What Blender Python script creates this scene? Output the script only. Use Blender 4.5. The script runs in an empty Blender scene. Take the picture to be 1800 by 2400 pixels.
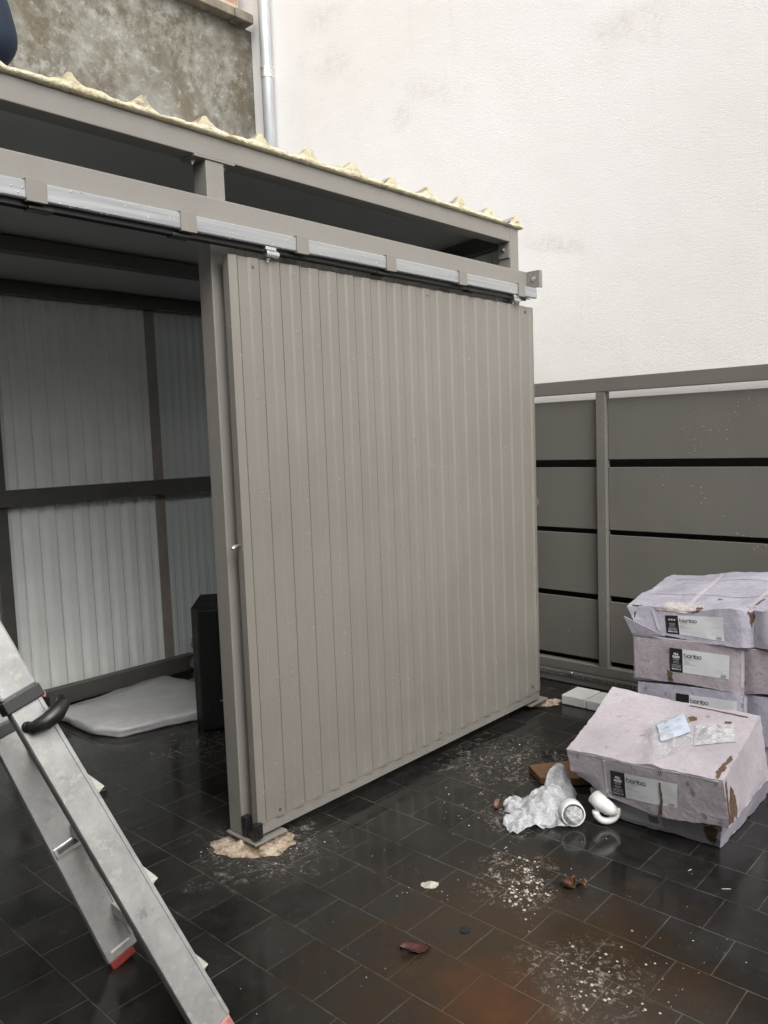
import bpy, bmesh, math, random
from mathutils import Vector, Matrix, noise
from mathutils.bvhtree import BVHTree
random.seed(7)
sc = bpy.context.scene
COL = sc.collection
R = math.radians
# ------------------------------------------------------------------ camera
H = 1.55
yaw, pitch, roll = R(47.40326691), R(-5.19747724), R(-2.11208922)
cy, sy, cp, sp, cr, sr = math.cos(yaw), math.sin(yaw), math.cos(pitch), math.sin(pitch), math.cos(roll), math.sin(roll)
fwd = Vector((sy*cp, cy*cp, sp)); right = Vector((cy, -sy, 0)); up = right.cross(fwd)
r2 = cr*right + sr*up; u2 = -sr*right + cr*up
cd = bpy.data.cameras.new('camera'); cam = bpy.data.objects.new('camera', cd); COL.objects.link(cam)
cam.matrix_world = Matrix(((r2.x, u2.x, -fwd.x, 0), (r2.y, u2.y, -fwd.y, 0), (r2.z, u2.z, -fwd.z, H), (0, 0, 0, 1)))
cd.sensor_fit = 'HORIZONTAL'; cd.sensor_width = 36; cd.lens = 36*1872.4/1800
cd.clip_start = 0.05; cd.clip_end = 500
sc.camera = cam
# ------------------------------------------------------------------ sky, sun, exposure
SUN_EL, SUN_AZ = 46, 203      # azimuth clockwise from +Y: the light comes from behind the camera
w = bpy.data.worlds.new('World'); sc.world = w; w.use_nodes = True
nt = w.node_tree; bg = nt.nodes['Background']
sky = nt.nodes.new('ShaderNodeTexSky'); sky.sky_type = 'NISHITA'; sky.sun_disc = False
sky.sun_elevation = R(SUN_EL); sky.sun_rotation = R(SUN_AZ); sky.dust_density = 4; sky.air_density = 1.0
hs = nt.nodes.new('ShaderNodeHueSaturation'); hs.inputs['Saturation'].default_value = 0.16
nt.links.new(sky.outputs[0], hs.inputs['Color']); nt.links.new(hs.outputs[0], bg.inputs['Color'])
bg.inputs['Strength'].default_value = 0.13
sd = bpy.data.lights.new('sun', 'SUN'); sun = bpy.data.objects.new('sun', sd); COL.objects.link(sun)
sd.energy = 1.0; sd.angle = R(60); sd.color = (1.0, 0.96, 0.91)
sdir = Vector((math.sin(R(SUN_AZ))*math.cos(R(SUN_EL)), math.cos(R(SUN_AZ))*math.cos(R(SUN_EL)), math.sin(R(SUN_EL))))
sun.rotation_euler = sdir.to_track_quat('Z', 'Y').to_euler()
sc.view_settings.view_transform = 'Standard'; sc.view_settings.look = 'None'
sc.view_settings.exposure = 1.08; sc.view_settings.gamma = 1.0
# ------------------------------------------------------------------ node helpers
class NB:
    def __init__(s, name):
        s.m = bpy.data.materials.new(name); s.m.use_nodes = True
        s.t = s.m.node_tree; s.p = s.t.nodes['Principled BSDF']
        s.geo = None
    def n(s, typ, **kw):
        nd = s.t.nodes.new(typ)
        for k, v in kw.items():
            if k.startswith('i_'): nd.inputs[k[2:].replace('_', ' ')].default_value = v
            elif k[0] == 'k' and k[1:].isdigit(): nd.inputs[int(k[1:])].default_value = v
            else: setattr(nd, k, v)
        return nd
    def l(s, a, b): s.t.links.new(a, b); return a
    def co(s):
        if s.geo is None: s.geo = s.n('ShaderNodeTexCoord')
        return s.geo.outputs['Object']
    def mapv(s, scale=(1, 1, 1), loc=(0, 0, 0), rot=(0, 0, 0), src=None):
        m = s.n('ShaderNodeMapping'); m.inputs['Scale'].default_value = scale; m.inputs['Location'].default_value = loc
        m.inputs['Rotation'].default_value = rot
        s.l(src if src is not None else s.co(), m.inputs['Vector']); return m.outputs[0]
    def noise(s, scale, detail=4, rough=.55, vec=None, dist=0):
        nd = s.n('ShaderNodeTexNoise'); nd.inputs['Scale'].default_value = scale; nd.inputs['Detail'].default_value = detail
        nd.inputs['Roughness'].default_value = rough; nd.inputs['Distortion'].default_value = dist
        s.l(vec if vec is not None else s.co(), nd.inputs['Vector']); return nd.outputs['Fac']
    def ramp(s, fac, stops, interp='LINEAR'):
        nd = s.n('ShaderNodeValToRGB'); cr_ = nd.color_ramp; cr_.interpolation = interp
        while len(cr_.elements) < len(stops): cr_.elements.new(.5)
        for e, (p, c) in zip(cr_.elements, stops):
            e.position = p; e.color = (*c, 1) if len(c) == 3 else c
        s.l(fac, nd.inputs[0]); return nd.outputs[0]
    def rng(s, fac, a, b, c=0., d=1.):
        nd = s.n('ShaderNodeMapRange'); s.l(fac, nd.inputs[0])
        for i, v in enumerate((a, b, c, d)): nd.inputs[i+1].default_value = v
        return nd.outputs[0]
    def math(s, op, a, b=None):
        nd = s.n('ShaderNodeMath', operation=op)
        for i, v in enumerate((a, b)):
            if v is None: continue
            if isinstance(v, (int, float)): nd.inputs[i].default_value = v
            else: s.l(v, nd.inputs[i])
        return nd.outputs[0]
    def mix(s, f, a, b, mode='MIX'):
        nd = s.n('ShaderNodeMix', data_type='RGBA', blend_type=mode)
        for sock, v in ((nd.inputs[0], f), (nd.inputs[6], a), (nd.inputs[7], b)):
            if isinstance(v, (int, float)): sock.default_value = v
            elif isinstance(v, tuple): sock.default_value = (*v, 1) if len(v) == 3 else v
            else: s.l(v, sock)
        return nd.outputs[2]
    def bump(s, h, strength=.3, dist=.01, prev=None):
        nd = s.n('ShaderNodeBump'); nd.inputs['Strength'].default_value = strength; nd.inputs['Distance'].default_value = dist
        s.l(h, nd.inputs['Height'])
        if prev is not None: s.l(prev, nd.inputs['Normal'])
        return nd.outputs[0]
    def set(s, **kw):
        names = dict(color='Base Color', rough='Roughness', metal='Metallic', normal='Normal', spec='Specular IOR Level', alpha='Alpha', trans='Transmission Weight', sss='Subsurface Weight', coat='Coat Weight')
        for k, v in kw.items():
            sk = s.p.inputs[names[k]]
            if isinstance(v, (int, float)): sk.default_value = v
            elif isinstance(v, tuple): sk.default_value = (*v, 1) if len(v) == 3 else v
            else: s.l(v, sk)
        return s.m
def vec3(nb, src, f):  # scaled combine for stretched coordinates
    return nb.mapv(scale=f, src=src)
def drops(nb, density=1.0, scale=95):
    """rain drops standing on the paint: returns a 0..1 mask"""
    v = nb.n('ShaderNodeTexVoronoi', feature='F1'); v.inputs['Scale'].default_value = scale; nb.l(nb.co(), v.inputs['Vector'])
    rnd = nb.n('ShaderNodeSeparateColor'); nb.l(v.outputs['Color'], rnd.inputs[0])
    # radius varies per cell, most cells carry none; clumped by a large noise
    clump = nb.noise(3.1, 2)
    thr = nb.rng(clump, .38, .68, 0.97, 0.97-.32*density)
    rad = nb.math('MULTIPLY', nb.math('GREATER_THAN', rnd.outputs[0], thr), nb.rng(rnd.outputs[1], 0, 1, .12, .34))
    return nb.rng(nb.math('SUBTRACT', rad, v.outputs['Distance']), 0, .12)
def paint(name, col, rough=.42, dens=1.35, dscale=72, var=.045, wet=False):
    nb = NB(name)
    n1 = nb.noise(2.3, 5, .6); n2 = nb.noise(55, 3)
    c = nb.mix(nb.rng(n1, .3, .7), tuple(x*(1-var) for x in col), tuple(min(1, x*(1+var)) for x in col))
    st = nb.noise(14, 4, .6, vec=nb.mapv(scale=(1, 1, .06)))
    c = nb.mix(nb.rng(st, .52, .75, 0, .16), c, tuple(x*.72 for x in col))
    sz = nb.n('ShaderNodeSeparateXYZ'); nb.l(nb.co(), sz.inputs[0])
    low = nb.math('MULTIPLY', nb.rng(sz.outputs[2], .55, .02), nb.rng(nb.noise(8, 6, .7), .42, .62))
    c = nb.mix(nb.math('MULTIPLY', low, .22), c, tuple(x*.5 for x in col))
    sc1 = nb.noise(5, 8, .8, vec=nb.mapv(rot=(0, R(14), 0), scale=(8, 1, .5)))
    c = nb.mix(nb.rng(sc1, .66, .72, 0, .18), c, tuple(min(1, x*1.5) for x in col))
    d = drops(nb, dens, dscale)
    c = nb.mix(nb.math('MULTIPLY', d, .6), c, (min(1, col[0]*2.1), min(1, col[1]*2.15), min(1, col[2]*2.25)))  # glints of the drops painted in as a lighter colour
    nrm = nb.bump(n2, .06, .002); nrm = nb.bump(nb.noise(4.5, 3), .10, .03, nrm); nrm = nb.bump(d, .8, .003, nrm)
    r = nb.math('SUBTRACT', nb.rng(n1, .3, .7, rough-.06, rough+.08), nb.math('MULTIPLY', d, .3))
    return nb.set(color=c, rough=r, normal=nrm)
def plain(name, col, rough=.5, metal=0, var=.12, nscale=12, bump=.05, bscale=90, **kw):
    nb = NB(name)
    n1 = nb.noise(nscale, 5, .6)
    c = nb.mix(nb.rng(n1, .3, .7), tuple(x*(1-var) for x in col), tuple(min(1, x*(1+var)) for x in col))
    nrm = nb.bump(nb.noise(bscale, 4), bump, .004)
    return nb.set(color=c, rough=nb.rng(n1, .3, .7, max(.02, rough-.08), min(1, rough+.08)), metal=metal, normal=nrm, **kw)
M = {}
PG = (.200, .187, .164)
M['paint'] = paint('grey_paint', PG)
M['paint_frame'] = paint('grey_paint_frame', (.214, .202, .182), dens=.9)
M['gate'] = paint('dark_grey_paint', (.142, .133, .118), rough=.45, dens=1.9, dscale=58)
M['gate_frame'] = paint('dark_grey_frame', (.155, .146, .130), rough=.4, dens=1.1)
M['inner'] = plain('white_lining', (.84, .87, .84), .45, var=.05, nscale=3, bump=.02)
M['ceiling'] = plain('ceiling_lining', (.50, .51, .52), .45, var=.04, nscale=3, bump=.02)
M['dark_steel'] = plain('dark_steel', (.095, .09, .08), .45)
M['brown_post'] = plain('brown_flashing', (.30, .27, .235), .5)
M['black'] = plain('black_plastic', (.012, .012, .012), .35)
M['matt_black'] = plain('matt_black', (.006, .006, .006), .6)
M['silver'] = plain('zinc_bolt', (.75, .75, .74), .28, .9)
M['skin_grey'] = plain('roof_skin', (.33, .34, .36), .4, .3)
M['white_pl'] = plain('white_plastic', (.80, .80, .78), .3, bump=.02)
M['styro'] = plain('polystyrene', (.58, .59, .56), .8, bump=.5, bscale=260, var=.05)
M['red'] = plain('red_rubber', (.25, .028, .022), .55, var=.35, nscale=70)
M['pink'] = plain('faded_red_rubber', (.45, .19, .17), .5, var=.3, nscale=60)
M['jeans'] = plain('blue_denim', (.007, .017, .036), .85, var=.4, nscale=16, bump=.3, bscale=400)
M['jacket'] = plain('dark_jacket', (.022, .024, .027), .8, var=.2)
M['skin'] = plain('skin', (.55, .33, .25), .5, var=.08)
M['hair'] = plain('hair', (.03, .02, .015), .6)
M['cream'] = plain('cream_step', (.50, .50, .44), .45)
M['ink'] = plain('black_ink', (.014, .014, .015), .45, var=.1, bump=0)
M['ink_grey'] = plain('grey_ink', (.24, .24, .25), .5, var=.3, nscale=200, bump=0)
M['paper'] = plain('label_paper', (.60, .61, .63), .4, var=.03, nscale=9, bump=.03)
M['white_ink'] = plain('white_ink', (.80, .80, .80), .4, bump=0)
M['kraft'] = plain('kraft_board', (.095, .056, .034), .8, var=.45, nscale=60, bump=.5, bscale=160)
M['tape'] = plain('clear_tape', (.48, .45, .49), .16, var=.03, bump=.1)
M['lock'] = plain('tarnished_steel', (.5, .49, .46), .35, .8)
def galv():
    nb = NB('galvanised_track')
    s1 = nb.noise(30, 5, .65, vec=nb.mapv(scale=(.05, 1, 2.2)))
    s2 = nb.noise(12, 3)
    c = nb.mix(nb.rng(s1, .3, .72), (.27, .282, .288), (.44, .452, .458))
    d = drops(nb, 2.4, 62)
    c = nb.mix(nb.math('MULTIPLY', d, .5), c, (.95, .95, .96))  # near-white colour on the drops stands in for their highlights
    nrm = nb.bump(s1, .12, .002); nrm = nb.bump(d, .9, .003, nrm)
    return nb.set(color=c, rough=nb.rng(s2, .3, .7, .3, .48), metal=.35, normal=nrm)
M['galv'] = galv()
def alum():
    nb = NB('ladder_aluminium')
    n1 = nb.noise(9, 6, .65); n2 = nb.noise(38, 5, .7); n3 = nb.noise(120, 3)
    c = nb.mix(nb.rng(n1, .32, .7), (.27, .27, .262), (.42, .42, .415))
    c = nb.mix(nb.rng(n2, .54, .64, 0, .7), c, (.46, .43, .38))      # dried splashes
    c = nb.mix(nb.rng(nb.noise(16, 7, .75), .60, .68, 0, .6), c, (.15, .145, .14))
    c = nb.mix(nb.rng(n3, .70, .76, 0, .7), c, (.7, .69, .66))
    return nb.set(color=c, rough=nb.rng(n2, .3, .7, .34, .6), metal=.35, normal=nb.bump(n2, .18, .002))
M['alum'] = alum()
def stucco():
    nb = NB('white_render')
    c = nb.mix(nb.rng(nb.noise(.8, 5), .3, .7), (.83, .805, .77), (.87, .855, .835))
    # brownish run-off stains with a shape of their own
    spots = STAINS
    acc = None; wobb = nb.rng(nb.noise(3.5, 4, .6), .3, .7, -.3, .3)
    sep = nb.n('ShaderNodeSeparateXYZ'); nb.l(nb.co(), sep.inputs[0])
    for (yy, zz, ry, rz, ang) in spots:
        mp = nb.n('ShaderNodeMapping', vector_type='TEXTURE'); mp.inputs['Location'].default_value = (4.45, yy, zz)
        mp.inputs['Rotation'].default_value = (ang, 0, 0); mp.inputs['Scale'].default_value = (1, ry, rz)
        nb.l(nb.co(), mp.inputs['Vector'])
        ln = nb.n('ShaderNodeVectorMath', operation='LENGTH'); nb.l(mp.outputs[0], ln.inputs[0])
        m_ = nb.rng(nb.math('ADD', ln.outputs['Value'], wobb), 1.15, .2)
        acc = m_ if acc is None else nb.math('MAXIMUM', acc, m_)
    grain = nb.math('MULTIPLY', nb.rng(nb.noise(30, 8, .8), .40, .66), nb.rng(nb.noise(5, 5, .7), .38, .66))
    c = nb.mix(nb.math('MULTIPLY', nb.math('MULTIPLY', acc, grain), .55), c, (.42, .36, .26))
    c = nb.mix(nb.rng(nb.noise(1.7, 7, .7), .60, .78, 0, .2), c, (.66, .62, .52))
    vo = nb.noise(210, 5, .65); v2 = nb.noise(95, 3); v3 = nb.noise(1.5, 3)
    nrm = nb.bump(vo, .5, .007); nrm = nb.bump(v2, .16, .008, nrm); nrm = nb.bump(v3, .12, .08, nrm)
    run = nb.noise(5, 6, .7, vec=nb.mapv(scale=(1, 1, .12)))
    c = nb.mix(nb.rng(run, .58, .74, 0, .16), c, (.60, .57, .50))
    return nb.set(color=c, rough=.9, normal=nrm)
STAINS = [(4.48, 4.36, .42, .13, R(20)), (3.83, 3.80, .16, .12, 0), (3.50, 3.90, .38, .09, R(22)), (2.64, 2.72, .30, .06, R(18)), (2.10, 3.80, .30, .12, R(10)), (4.55, 4.75, .3, .15, 0)]
M['stucco'] = stucco()
def darkwallm():
    nb = NB('dark_rough_wall')
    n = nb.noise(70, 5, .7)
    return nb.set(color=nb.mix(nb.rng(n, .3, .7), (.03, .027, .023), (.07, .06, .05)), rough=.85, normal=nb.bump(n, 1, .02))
M['dark_wall'] = darkwallm()
def oldplaster():
    nb = NB('stained_old_plaster')
    a = nb.noise(1.1, 9, .68); b = nb.noise(2.6, 9, .74, dist=.25); cc = nb.noise(11, 9, .78); dd = nb.noise(1.7, 3, vec=nb.mapv(loc=(7, 3, 1)))
    st = nb.noise(3, 7, .7, vec=nb.mapv(rot=(0, R(-40), 0), scale=(1.1, 1, .5)), dist=.5)
    c = nb.ramp(a, [(.38, (.10, .093, .072)), (.46, (.150, .142, .115)), (.53, (.205, .198, .170)), (.60, (.26, .254, .228))])
    c = nb.mix(nb.rng(st, .52, .62, 0, .65), c, (.105, .085, .052))
    c = nb.mix(nb.rng(b, .46, .34, 0, .55), c, (.34, .335, .315))
    c = nb.mix(nb.math('MULTIPLY', nb.rng(b, .52, .60, 0, .85), nb.rng(dd, .36, .48)), c, (.10, .08, .05))
    c = nb.mix(nb.math('MULTIPLY', nb.rng(cc, .51, .60, 0, .75), nb.rng(dd, .36, .6, .25, 1)), c, (.085, .072, .05))
    c = nb.mix(nb.rng(cc, .46, .38, 0, .55), c, (.35, .345, .325))
    nrm = nb.bump(b, .5, .04); nrm = nb.bump(cc, .4, .015, nrm)
    return nb.set(color=c, rough=.92, normal=nrm)
M['oldplaster'] = oldplaster()
def bricks():
    nb = NB('old_brick')
    br = nb.n('ShaderNodeTexBrick'); br.offset = .5
    for k, v in dict(Scale=1, **{'Mortar Size': .02, 'Mortar Smooth': .4, 'Brick Width': .23, 'Row Height': .085, 'Bias': 0}).items(): br.inputs[k].default_value = v
    br.inputs['Color1'].default_value = (.33, .12, .075, 1); br.inputs['Color2'].default_value = (.42, .25, .17, 1); br.inputs['Mortar'].default_value = (.48, .43, .34, 1)
    nb.l(nb.mapv(rot=(R(90), 0, 0)), br.inputs['Vector'])
    c = nb.mix(nb.rng(nb.noise(9, 6, .7), .45, .7), br.outputs[0], (.42, .36, .28))
    return nb.set(color=c, rough=.9, normal=nb.bump(br.outputs['Fac'], -.8, .02))
M['brick'] = bricks()
M['coping'] = plain('mossy_coping', (.19, .165, .125), .85, var=.45, nscale=11, bump=.6, bscale=40)
def foamm():
    nb = NB('yellow_foam')
    n = nb.noise(22, 7, .7); n2 = nb.noise(90, 4)
    c = nb.ramp(n, [(.30, (.34, .28, .15)), (.40, (.66, .58, .36)), (.52, (.74, .68, .49)), (.8, (.80, .76, .60))])
    nd = nb.noise(16, 6, .7, vec=nb.mapv(scale=(.45, 1, 1)))
    sz = nb.n('ShaderNodeSeparateXYZ'); nb.l(nb.co(), sz.inputs[0])
    crust = nb.rng(nb.math('ADD', sz.outputs[2], nb.rng(nd, .3, .7, -.008, .008)), 2.682, 2.688)
    c = nb.mix(nb.math('MULTIPLY', crust, .55), c, (.42, .37, .25))
    c = nb.mix(nb.math('MULTIPLY', nb.rng(nd, .53, .60, 0, .75), crust), c, (.20, .17, .11)); c = nb.mix(nb.rng(nd, .66, .72, 0, .7), c, (.25, .2, .12))
    nrm = nb.bump(n, .9, .03); nrm = nb.bump(n2, .6, .008, nrm)
    return nb.set(color=c, rough=.8, normal=nrm)
M['foam'] = foamm()
def groundm():
    nb = NB('wet_slate_tiles')
    sep = nb.n('ShaderNodeSeparateXYZ'); nb.l(nb.co(), sep.inputs[0])
    wob = nb.rng(nb.noise(9, 3), 0, 1, -.003, .003)
    xx = nb.math('ADD', sep.outputs[0], wob); yy = nb.math('ADD', sep.outputs[1], wob)
    cmb = nb.n('ShaderNodeCombineXYZ'); nb.l(nb.math('ADD', yy, 20.1), cmb.inputs[0]); nb.l(nb.math('ADD', xx, 20.0-1.77), cmb.inputs[1])
    br = nb.n('ShaderNodeTexBrick'); br.offset = .5; br.offset_frequency = 2; br.squash = 1
    for k, v in {'Scale': 1, 'Mortar Size': .0022, 'Mortar Smooth': .6, 'Brick Width': .2, 'Row Height': .2, 'Bias': 0}.items(): br.inputs[k].default_value = v
    br.inputs['Color1'].default_value = (0, 0, 0, 1); br.inputs['Color2'].default_value = (1, 1, 1, 1); br.inputs['Mortar'].default_value = (.5, .5, .5, 1)
    nb.l(cmb.outputs[0], br.inputs['Vector'])
    tile = nb.rng(br.outputs[0], 0, 1)
    nA = nb.noise(5, 7, .68); nBn = nb.noise(26, 6, .7); nC = nb.noise(1.3, 4, .5)
    c = nb.mix(tile, (.0070, .0066, .0062), (.0140, .0130, .0118))
    c = nb.mix(nb.rng(nA, .42, .72, 0, .85), c, (.027, .0255, .0235))
    c = nb.mix(nb.rng(nBn, .56, .74, 0, .45), c, (.045, .042, .038))
    # rust stain on the tiles
    def blob(x, y, r, soft=.5):
        mp = nb.n('ShaderNodeMapping', vector_type='TEXTURE'); mp.inputs['Location'].default_value = (x, y, 0); mp.inputs['Scale'].default_value = (r, r, 1)
        nb.l(nb.co(), mp.inputs['Vector']); ln = nb.n('ShaderNodeVectorMath', operation='LENGTH'); nb.l(mp.outputs[0], ln.inputs[0])
        return nb.rng(nb.math('ADD', ln.outputs['Value'], nb.math('ADD', nb.rng(nA, .3, .7, -.38, .38), nb.rng(nBn, .3, .7, -.10, .10))), 1, soft)
    c = nb.mix(nb.math('MULTIPLY', blob(1.74, 1.12, .72, .45), .85), c, (.032, .019, .0095))
    c = nb.mix(nb.math('MULTIPLY', blob(2.05, 1.40, .48, .1), .65), c, (.042, .027, .016))
    c = nb.mix(nb.math('MULTIPLY', nb.math('MULTIPLY', blob(1.68, 1.17, .26, .0), nb.rng(nBn, .32, .60, .35, 1)), .85), c, (.085, .030, .010))
    # chalky plaster smears
    sm = nb.math('MAXIMUM', nb.rng(nb.noise(26, 8, .8, dist=1.6), .55, .63), nb.math('MULTIPLY', nb.rng(nb.noise(9, 6, .7, dist=2.2), .56, .60), nb.rng(nb.noise(70, 4, .7), .42, .58)))
    area = nb.math('MAXIMUM', nb.math('MAXIMUM', blob(2.24, 1.50, .20, .3), blob(1.92, 1.08, .21, .3)), nb.math('MAXIMUM', blob(2.7, 1.75, .25, .1), nb.math('MULTIPLY', blob(2.25, 3.45, .35, .1), .7)))
    area = nb.math('MAXIMUM', area, nb.math('MAXIMUM', blob(1.83, 2.38, .32, .2), blob(3.1, 2.1, .38, .1)))
    c = nb.mix(nb.math('MULTIPLY', nb.math('MULTIPLY', sm, area), .8), c, (.36, .335, .29))
    c = nb.mix(nb.math('MULTIPLY', blob(1.83, 2.40, .36, .3), .25), c, (.09, .085, .078))
    fine = nb.rng(nb.noise(150, 3, .6), .735, .78)
    c = nb.mix(nb.math('MULTIPLY', fine, nb.rng(nC, .42, .62, .1, .7)), c, (.35, .33, .30))
    # grout with dried dust, broken up along its run
    dust = nb.rng(nb.noise(5, 6, .75), .40, .64, .04, .62)
    c = nb.mix(nb.math('MULTIPLY', br.outputs['Fac'], dust), c, (.15, .135, .11))
    wet = nb.rng(nb.noise(2.1, 5, .6), .44, .60)
    rr = nb.math('ADD', nb.rng(nA, .3, .7, .05, .11), nb.math('MULTIPLY', wet, .20))
    rr = nb.math('ADD', rr, nb.math('MULTIPLY', br.outputs['Fac'], .25))
    h = nb.math('SUBTRACT', nb.math('MULTIPLY', nBn, .25), nb.math('MULTIPLY', br.outputs['Fac'], .8))
    tilt = nb.noise(2.6, 2)
    nrm = nb.bump(h, .16, .006); nrm = nb.bump(nA, .05, .02, nrm); nrm = nb.bump(tilt, .07, .03, nrm)
    return nb.set(color=c, rough=rr, normal=nrm, spec=.40)
M['ground'] = groundm()
def carton(name, col, col2, rough=.55, dirt=.3):
    nb = NB(name)
    n1 = nb.noise(5, 5, .6); n2 = nb.noise(28, 6, .7); n3 = nb.noise(2.2, 3)
    c = nb.mix(nb.rng(n1, .3, .7), col, col2)
    c = nb.mix(nb.rng(n2, .54, .72, 0, dirt*1.4), c, tuple(x*.50 for x in col))
    c = nb.mix(nb.rng(nb.noise(60, 5, .8), .5, .66, 0, .35), c, tuple(x*.62 for x in col))
    c = nb.mix(nb.rng(nb.noise(17, 7, .75, dist=1.5), .60, .66, 0, .5), c, (.62, .59, .61))
    c = nb.mix(nb.rng(n3, .54, .66, 0, dirt*1.3), c, tuple(x*.66 for x in col2))
    c = nb.mix(nb.rng(nb.noise(75, 4, .7), .715, .745, 0, .7), c, (.17, .13, .10))
    v = nb.n('ShaderNodeTexVoronoi', feature='DISTANCE_TO_EDGE'); v.inputs['Scale'].default_value = 6
    wv = nb.n('ShaderNodeVectorMath', operation='ADD'); nb.l(nb.co(), wv.inputs[0])
    nn = nb.n('ShaderNodeTexNoise'); nn.inputs['Scale'].default_value = 5; nb.l(nb.co(), nn.inputs['Vector'])
    sc_ = nb.n('ShaderNodeVectorMath', operation='SCALE'); sc_.inputs['Scale'].default_value = .35; nb.l(nn.outputs['Color'], sc_.inputs[0]); nb.l(sc_.outputs[0], wv.inputs[1])
    nb.l(wv.outputs[0], v.inputs['Vector'])
    crease = nb.rng(v.outputs['Distance'], 0, .02)
    nrm = nb.bump(crease, .07, .005); nrm = nb.bump(n1, .35, .03, nrm); nrm = nb.bump(n2, .3, .006, nrm); nrm = nb.bump(nb.noise(11, 6, .75, dist=1.2), .35, .012, nrm)
    return nb.set(color=c, rough=rough, normal=nrm)
M['carton'] = carton('pale_pink_carton', (.37, .335, .365), (.44, .405, .435))
M['carton2'] = carton('damp_pink_carton', (.345, .305, .335), (.42, .38, .405), dirt=.5)
M['carton_blue'] = carton('lilac_film_carton', (.37, .355, .425), (.45, .435, .50), rough=.28, dirt=.25)
def wrapm(name, col, alpha, rough=.2, scale=190):
    nb = NB(name)
    v = nb.n('ShaderNodeTexVoronoi'); v.inputs['Scale'].default_value = scale; nb.l(nb.co(), v.inputs['Vector'])
    n = nb.noise(30, 6, .75)
    n8 = nb.noise(75, 6, .8)
    c = nb.mix(nb.rng(n, .38, .62), tuple(x*.78 for x in col), col)
    c = nb.mix(nb.rng(n8, .43, .35, 0, .6), c, tuple(x*.35 for x in col))
    c = nb.mix(nb.rng(n8, .56, .66, 0, .85), c, (.94, .95, .97))
    nrm = nb.bump(v.outputs['Distance'], .7, .004); nrm = nb.bump(n, .9, .02, nrm); nrm = nb.bump(n8, .8, .006, nrm)
    return nb.set(color=c, rough=rough, normal=nrm, alpha=nb.rng(n, .3, .7, alpha-.15, min(1, alpha+.15)))
M['bubble'] = wrapm('bubble_wrap', (.84, .86, .89), .70, .10, 110)
M['bag'] = wrapm('clear_bag', (.80, .81, .80), .34, .08, 60)
M['filmwhite'] = plain('white_foam_film', (.56, .56, .57), .4, var=.12, nscale=9, bump=.9, bscale=11)
M['mortar'] = None
def mort():
    nb = NB('sandy_mortar')
    n = nb.noise(24, 7, .72); n2 = nb.noise(130, 4)
    c = nb.ramp(n, [(.36, (.07, .045, .03)), (.45, (.30, .225, .155)), (.54, (.48, .38, .285)), (.7, (.62, .53, .43))])
    nrm = nb.bump(n, 1, .02); nrm = nb.bump(n2, .8, .006, nrm)
    return nb.set(color=c, rough=.85, normal=nrm)
M['mortar'] = mort()
M['plaster'] = plain('plaster_splash', (.42, .39, .33), .7, var=.18, nscale=60, bump=.6, bscale=220)
M['leaf'] = plain('red_leaf', (.05, .014, .010), .4, var=.4, nscale=90)
M['leafb'] = plain('brown_leaf', (.085, .036, .017), .5, var=.55, nscale=80)
M['note'] = plain('blue_white_note', (.42, .47, .56), .5, var=.06)
# ------------------------------------------------------------------ object helpers
def empty(name, loc=(0, 0, 0), label=None, cat=None, group=None):
    o = bpy.data.objects.new(name, None); COL.objects.link(o); o.location = loc; o.empty_display_size = .1
    tag(o, label, cat, group); return o
def tag(o, label=None, cat=None, group=None, kind=None):
    for k, v in (('label', label), ('category', cat), ('group', group), ('kind', kind)):
        if v: o[k] = v
    return o
def link(name, bm, mat, parent=None, smooth=False, bevel=0, weld=False):
    if weld: bmesh.ops.remove_doubles(bm, verts=bm.verts, dist=1e-5)
    bmesh.ops.recalc_face_normals(bm, faces=bm.faces)
    me = bpy.data.meshes.new(name); bm.to_mesh(me); bm.free()
    if mat: me.materials.append(M[mat] if isinstance(mat, str) else mat)
    if smooth:
        for p in me.polygons: p.use_smooth = True
    o = bpy.data.objects.new(name, me); COL.objects.link(o)
    if parent:
        o.parent = parent
        o.matrix_parent_inverse = Matrix.Translation(-world_loc(parent))
    if bevel:
        b = o.modifiers.new('bevel', 'BEVEL'); b.width = bevel; b.segments = 2; b.limit_method = 'ANGLE'; b.angle_limit = R(40)
    return o
def world_loc(o):
    v = Vector((0, 0, 0))
    while o: 
        v += o.location; o = o.parent if False else None
    return v
def bx(bm, x0, x1, y0, y1, z0, z1):
    vs = [bm.verts.new((x, y, z)) for x in (x0, x1) for y in (y0, y1) for z in (z0, z1)]
    for f in ((0, 1, 3, 2), (4, 6, 7, 5), (0, 4, 5, 1), (2, 3, 7, 6), (0, 2, 6, 4), (1, 5, 7, 3)): bm.faces.new([vs[i] for i in f])
    return bm
def box(*a): return bx(bmesh.new(), *a)
def beam(bm, p0, p1, wv, nv, wd, th, wd2=None):
    """rectangular bar from p0 to p1; wide axis wv, thin axis nv"""
    p0, p1, wv, nv = map(Vector, (p0, p1, wv, nv)); wv.normalize(); nv.normalize(); vs = []
    for p, ww in ((p0, wd), (p1, wd2 or wd)):
        for a, b in ((-1, -1), (1, -1), (1, 1), (-1, 1)): vs.append(bm.verts.new(p + wv*a*ww/2 + nv*b*th/2))
    for f in ((0, 1, 2, 3), (7, 6, 5, 4), (0, 4, 5, 1), (1, 5, 6, 2), (2, 6, 7, 3), (3, 7, 4, 0)): bm.faces.new([vs[i] for i in f])
    return bm
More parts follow.
